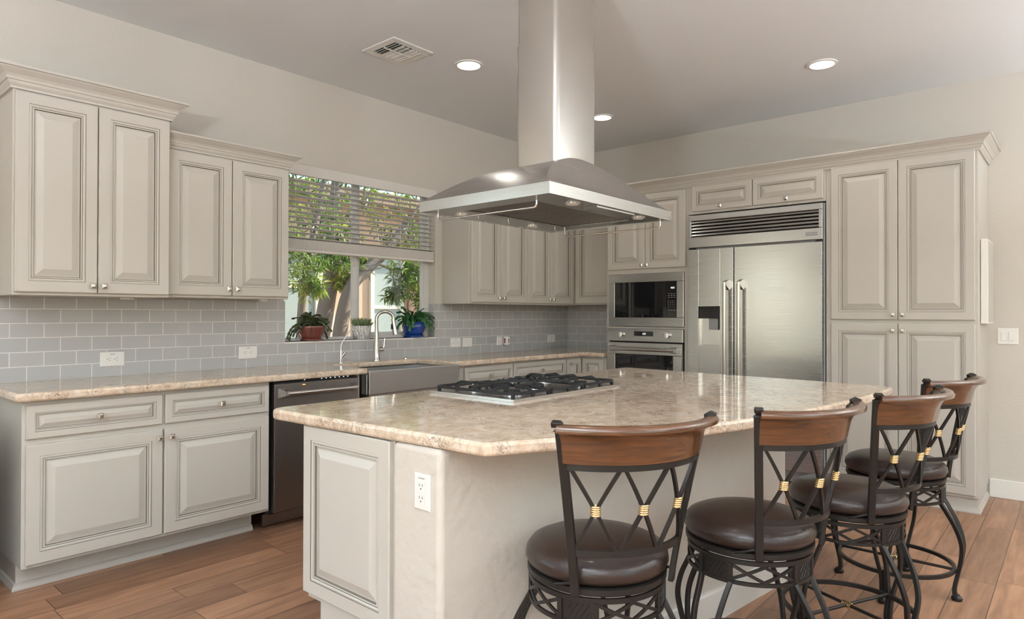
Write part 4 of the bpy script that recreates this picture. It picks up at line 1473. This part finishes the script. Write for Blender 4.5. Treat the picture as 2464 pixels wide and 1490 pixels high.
    for a in wr:
        w_ = MB()
        for j in range(5):
            z = .7785 + .0062 * j
            c_ = cyl_pt(rback(z), a, z)
            o_, t_2 = radial(c_), Vector((math.cos(a), math.sin(a), 0))
            w_.tube([c_ + o_ * (.0088 * math.cos(2 * PI * q / 12)) + t_2 * (.0115 * math.sin(2 * PI * q / 12)) for q in range(12)], .0032, 6, closed=True, ref=(0, 0, 1))
        ob('brass_wrap', w_, BRASS, lto, smooth=60)
    # swivel brackets
    for q in (-1, 1):
        b = MB().tube([cyl_pt(.205, q * R(64), .546), cyl_pt(.222, q * R(55), .560), cyl_pt(.228, q * R(43), .575)], .0045, 8)
        ob('bracket', b, IRON, s, smooth=50)
    return s


BASE_PARTS = ('apron', 'leg', 'foot_ring', 'stretcher')


def copy_tree(o, parent=None):
    c2 = o.copy()
    COL.objects.link(c2)
    if parent is not None:
        c2.parent = parent
    for ch in [q for q in COL.objects if q.parent == o]:
        copy_tree(ch, c2)
    return c2


STOOLS = [(-4.195, -3.162, 241, 18.6, 'nearest bar stool, its brown wooden crest rail turned towards the camera'),
          (-3.620, -3.415, 251, -10, 'second bar stool from the left, between the nearest stool and the one overlapping it'),
          (-2.985, -3.575, 256, -25, 'third bar stool from the left, standing in front of the farthest one'),
          (-2.255, -3.608, 256.5, 0, 'farthest bar stool, in front of the pantry doors')]
first = make_stool(STOOLS[0][4])
stools = [first] + [copy_tree(first) for _ in STOOLS[1:]]
for s, (x, y, ang, base, lab) in zip(stools, STOOLS):
    s['label'] = lab
    s.location = (x, y, 0)
    rz = R(ang - 270)
    s.rotation_euler = (0, 0, rz)
    for ch in [q for q in COL.objects if q.parent == s]:
        if ch.name.split('.')[0] in BASE_PARTS:
            ch.rotation_euler = (0, 0, R(base) - rz)

# ------------------------------------------------------------------ dark furniture added out of view to darken the base cabinet's left end
sdb = root('added_sideboard', 'dark espresso furniture added out of view to shade the end of the base cabinets', 'added_sideboard', (-5.85, -.34, 0))
ob('sideboard_body', MB().box(-.55, .55, -.31, .32, .06, .78).box(-.57, .57, -.33, .325, .78, .81), DARKWOOD, sdb, bevel=.004)
for x in (-.52, .52):
    for y in (-.28, .28):
        ob('leg', MB().box(x - .025, x + .025, y - .025, y + .025, 0, .06), DARKWOOD, sdb)
for x0 in (-.53, .01):
    ob('door', MB().box(x0, x0 + .52, -.328, -.31, .09, .76), DARKWOOD, sdb, bevel=.003)

# ------------------------------------------------------------------ added unseen: uplighters as ceiling fill, dark seat for the refrigerator's reflection
for x, y, e_, lab in ((-7.2, -3.8, 300, 'added white fill uplighter, out of view, between the breakfast window and the kitchen'), (-8.6, -6.7, 210, 'added white fill uplighter, out of view, beyond the sliding door'),
                      (-3.9, -7.3, 120, 'added white fill uplighter, out of view, by the front window'), (-1.1, -6.6, 150, 'added white fill uplighter, out of view, in the corner past the pantry')):
    t = root('added_uplighter', lab, 'floor lamp', (x, y, 0), 0, 'added fill uplighters')
    ob('lamp_base', MB().lathe([(.14, 0), (.14, .015), (.03, .03)], n=28), TRIM, t, smooth=40)
    ob('pole', MB().cyl((0, 0, .02), (0, 0, 1.72), .014), TRIM, t, smooth=40)
    ob('lamp_shade', MB().lathe([(.02, 1.70), (.11, 1.75), (.19, 1.84), (.183, 1.845), (.105, 1.76), (.01, 1.72)], n=32), TRIM, t, smooth=50)
    lamp('fill_uplight', 'AREA', (x, y, 1.86), e_, (0.83, 0.92, 1.0), (0, 0, 1), shape='DISK', size=.34)
bn = root('added_bench', 'dark espresso seat added under the breakfast window to darken the refrigerator reflection', 'added_bench', (-8.0, -.42, 0))  # unseen, added so the refrigerator mirrors something dark
ob('bench_seat', MB().box(-1.35, 1.35, -.22, .30, .36, .46), DARKWOOD, bn, bevel=.006)
ob('bench_panel', MB().box(-1.33, 1.33, -.18, .30, .02, .36), DARKWOOD, bn)
ob('backrest', MB().box(-1.35, 1.35, .30, .36, .30, .66), DARKWOOD, bn, bevel=.006)

# ------------------------------------------------------------------ outside
struct('ground', MB().box(-12, 12, .145, 16, -.30, -.20), GRAVEL)
nb = root('neighbour_house', 'peach stucco house beyond the trees outside the window', 'house', (0, 4.5, 0))
ob('stucco_wall', MB().box(-6, 1.42, 0, .3, -.2, 3.05).box(1.42, 8, -.06, .3, -.2, 3.05), STUCCO, nb)
ob('brown_wall', MB().box(1.44, 3.2, -.12, -.06, -.2, 3.0), STUCCO_B, nb)
ob('roof', MB().prism([(-6.3, -.5), (8.3, -.5), (8.3, 2.4), (-6.3, 2.4)], 3.05, 3.22), ROOFT, nb)
for x0, x1, z0, z1, lab in ((-1.25, -.25, .55, 2.35, 'l'), (.70, 1.40, .50, 2.35, 'r')):
    cs = MB()
    cs.box(x0, x0 + .07, -.05, 0, z0, z1).box(x1 - .07, x1, -.05, 0, z0, z1).box(x0 + .07, x1 - .07, -.05, 0, z0, z0 + .07).box(x0 + .07, x1 - .07, -.05, 0, z1 - .07, z1)
    zm = 1.70 if lab == 'l' else 1.40
    cs.box(x0 + .07, x1 - .07, -.045, 0, zm, zm + .06)
    f = ob('window', cs, CASING, nb)
    ob('window_shade', MB().box(x0 + .07, x1 - .07, -.012, -.002, z0 + .07, z1 - .07), SHUTTER, f)
ob('wall_pier', MB().box(-.24, .02, -.04, 0, -.2, 3.05), CASING, nb)


def leaf_cloud(seed, centres, n, size, droop=.3):
    rr = random.Random(seed)
    mb = MB()
    for i in range(n):
        c_, r_ = rr.choice(centres)
        # whorls of narrow leaves
        p = Vector(c_) + Vector((rr.gauss(0, 1), rr.gauss(0, 1), rr.gauss(0, 1))) * r_ * .5
        for k in range(rr.randint(4, 7)):
            a, e_ = rr.uniform(0, 2 * PI), rr.uniform(-1.1, .7)
            d = Vector((math.cos(a) * math.cos(e_), math.sin(a) * math.cos(e_), math.sin(e_) - droop)).normalized()
            L_ = size * rr.uniform(.6, 1.15)
            s = d.cross(Vector((rr.uniform(-.4, .4), rr.uniform(-.4, .4), 1))).normalized() * L_ * .115
            m1 = p + d * L_ * .45 + Vector((0, 0, .006))
            tip = p + d * L_ - Vector((0, 0, L_ * .12))
            b0 = len(mb.v)
            mb.v += [tuple(p), tuple(m1 + s), tuple(tip), tuple(m1 - s)]
            mb.face((b0, b0 + 1, b0 + 2, b0 + 3))
    return mb


def curve_pts(pts, n=5):
    P = [Vector(p) for p in pts]
    out = []
    for i in range(len(P) - 1):
        p0, p1, p2, p3 = P[max(i - 1, 0)], P[i], P[i + 1], P[min(i + 2, len(P) - 1)]
        for j in range(n):
            t = j / n
            out.append(.5 * ((2 * p1) + (p2 - p0) * t + (2 * p0 - 5 * p1 + 4 * p2 - p3) * t * t + (3 * p1 - p0 - 3 * p2 + p3) * t ** 3))
    out.append(P[-1])
    return out


def tree(label, trunk, radii, branches, centres, n, seed, size=.12):
    t = root('tree', label, 'tree', (trunk[0][0], trunk[0][1], -.2))
    o = Vector(t.location)

    def rel(mb):
        mb.v = [(x - o.x, y - o.y, z - o.z) for x, y, z in mb.v]
        return mb
    cp = curve_pts(trunk)
    rr = [radii[0] + (radii[1] - radii[0]) * i / (len(cp) - 1) for i in range(len(cp))]
    tk = ob('trunk', rel(MB().tube(cp, rr, 12)), BARK, t, smooth=60)
    for bp, r0_, r1_ in branches:
        c2 = curve_pts(bp)
        ob('branch', rel(MB().tube(c2, [r0_ + (r1_ - r0_) * i / (len(c2) - 1) for i in range(len(c2))], 8)), BARK, t, smooth=60)
    ob('foliage', rel(leaf_cloud(seed, centres, n, size)), LEAF_T, t)
    return t


tree('slim tree outside the left window pane', [(-2.10, 2.02, -.2), (-2.08, 2.0, .8), (-2.05, 2.0, 1.42), (-1.99, 2.0, 1.80), (-1.86, 2.05, 2.3), (-1.7, 2.1, 2.9)], (.055, .03),
     [([(-2.0, 2.0, 1.75), (-2.2, 1.95, 2.1), (-2.5, 1.9, 2.5)], .025, .010)],
     [((-2.15, 1.9, 1.80), .22), ((-2.0, 2.0, 1.95), .28), ((-2.3, 1.9, 2.15), .35), ((-1.8, 2.0, 2.3), .4), ((-2.3, 2.0, 2.7), .4), ((-1.6, 2.1, 2.8), .4), ((-2.05, 1.8, 1.62), .10)], 330, 5)
tree('thick leaning tree trunk outside, behind the ribbed pot', [(-1.62, 2.62, -.2), (-1.50, 2.6, .7), (-1.38, 2.6, 1.30), (-1.30, 2.6, 1.75), (-1.28, 2.6, 2.2), (-1.15, 2.7, 2.9), (-1.05, 2.7, 3.5)], (.125, .06),
     [([(-1.29, 2.6, 1.9), (-1.5, 2.5, 2.25), (-1.75, 2.4, 2.7)], .04, .012), ([(-1.25, 2.62, 2.3), (-.95, 2.6, 2.65), (-.6, 2.6, 3.0)], .035, .012)],
     [((-1.22, 2.45, 1.73), .12), ((-1.30, 2.45, 1.95), .22), ((-1.55, 2.5, 2.3), .45), ((-1.0, 2.6, 2.5), .5), ((-.5, 2.7, 2.9), .5), ((-1.4, 2.6, 3.0), .5), ((-.95, 2.5, 1.93), .12)], 420, 8)
tree('tree outside with a bough rising across the right window pane', [(-1.42, 2.32, -.2), (-1.40, 2.3, .6), (-1.36, 2.3, 1.15), (-1.22, 2.3, 1.63), (-.96, 2.3, 1.88), (-.72, 2.3, 2.08), (-.3, 2.35, 2.5)], (.10, .055),
     [([(-.85, 2.3, 1.95), (-.55, 2.25, 1.85), (-.20, 2.2, 1.72), (.1, 2.2, 1.58)], .022, .006), ([(-.6, 2.3, 2.2), (-.2, 2.2, 2.25), (.3, 2.2, 2.1)], .022, .008), ([(-.45, 2.3, 2.35), (-.1, 2.3, 2.8), (.3, 2.4, 3.1)], .025, .01)],
     [((-.55, 2.15, 1.84), .20), ((-.30, 2.15, 1.72), .22), ((-.10, 2.2, 1.62), .20), ((.15, 2.25, 1.62), .25), ((-.70, 2.15, 1.60), .10), ((-.38, 2.2, 1.95), .25), ((.1, 2.3, 1.9), .3), ((.4, 2.4, 1.75), .35),
      ((-.4, 2.3, 2.3), .4), ((.1, 2.3, 2.4), .45), ((.5, 2.4, 2.7), .5), ((-.1, 2.4, 2.95), .5), ((-.25, 2.1, 1.50), .10), ((.02, 2.15, 1.47), .10)], 780, 21)
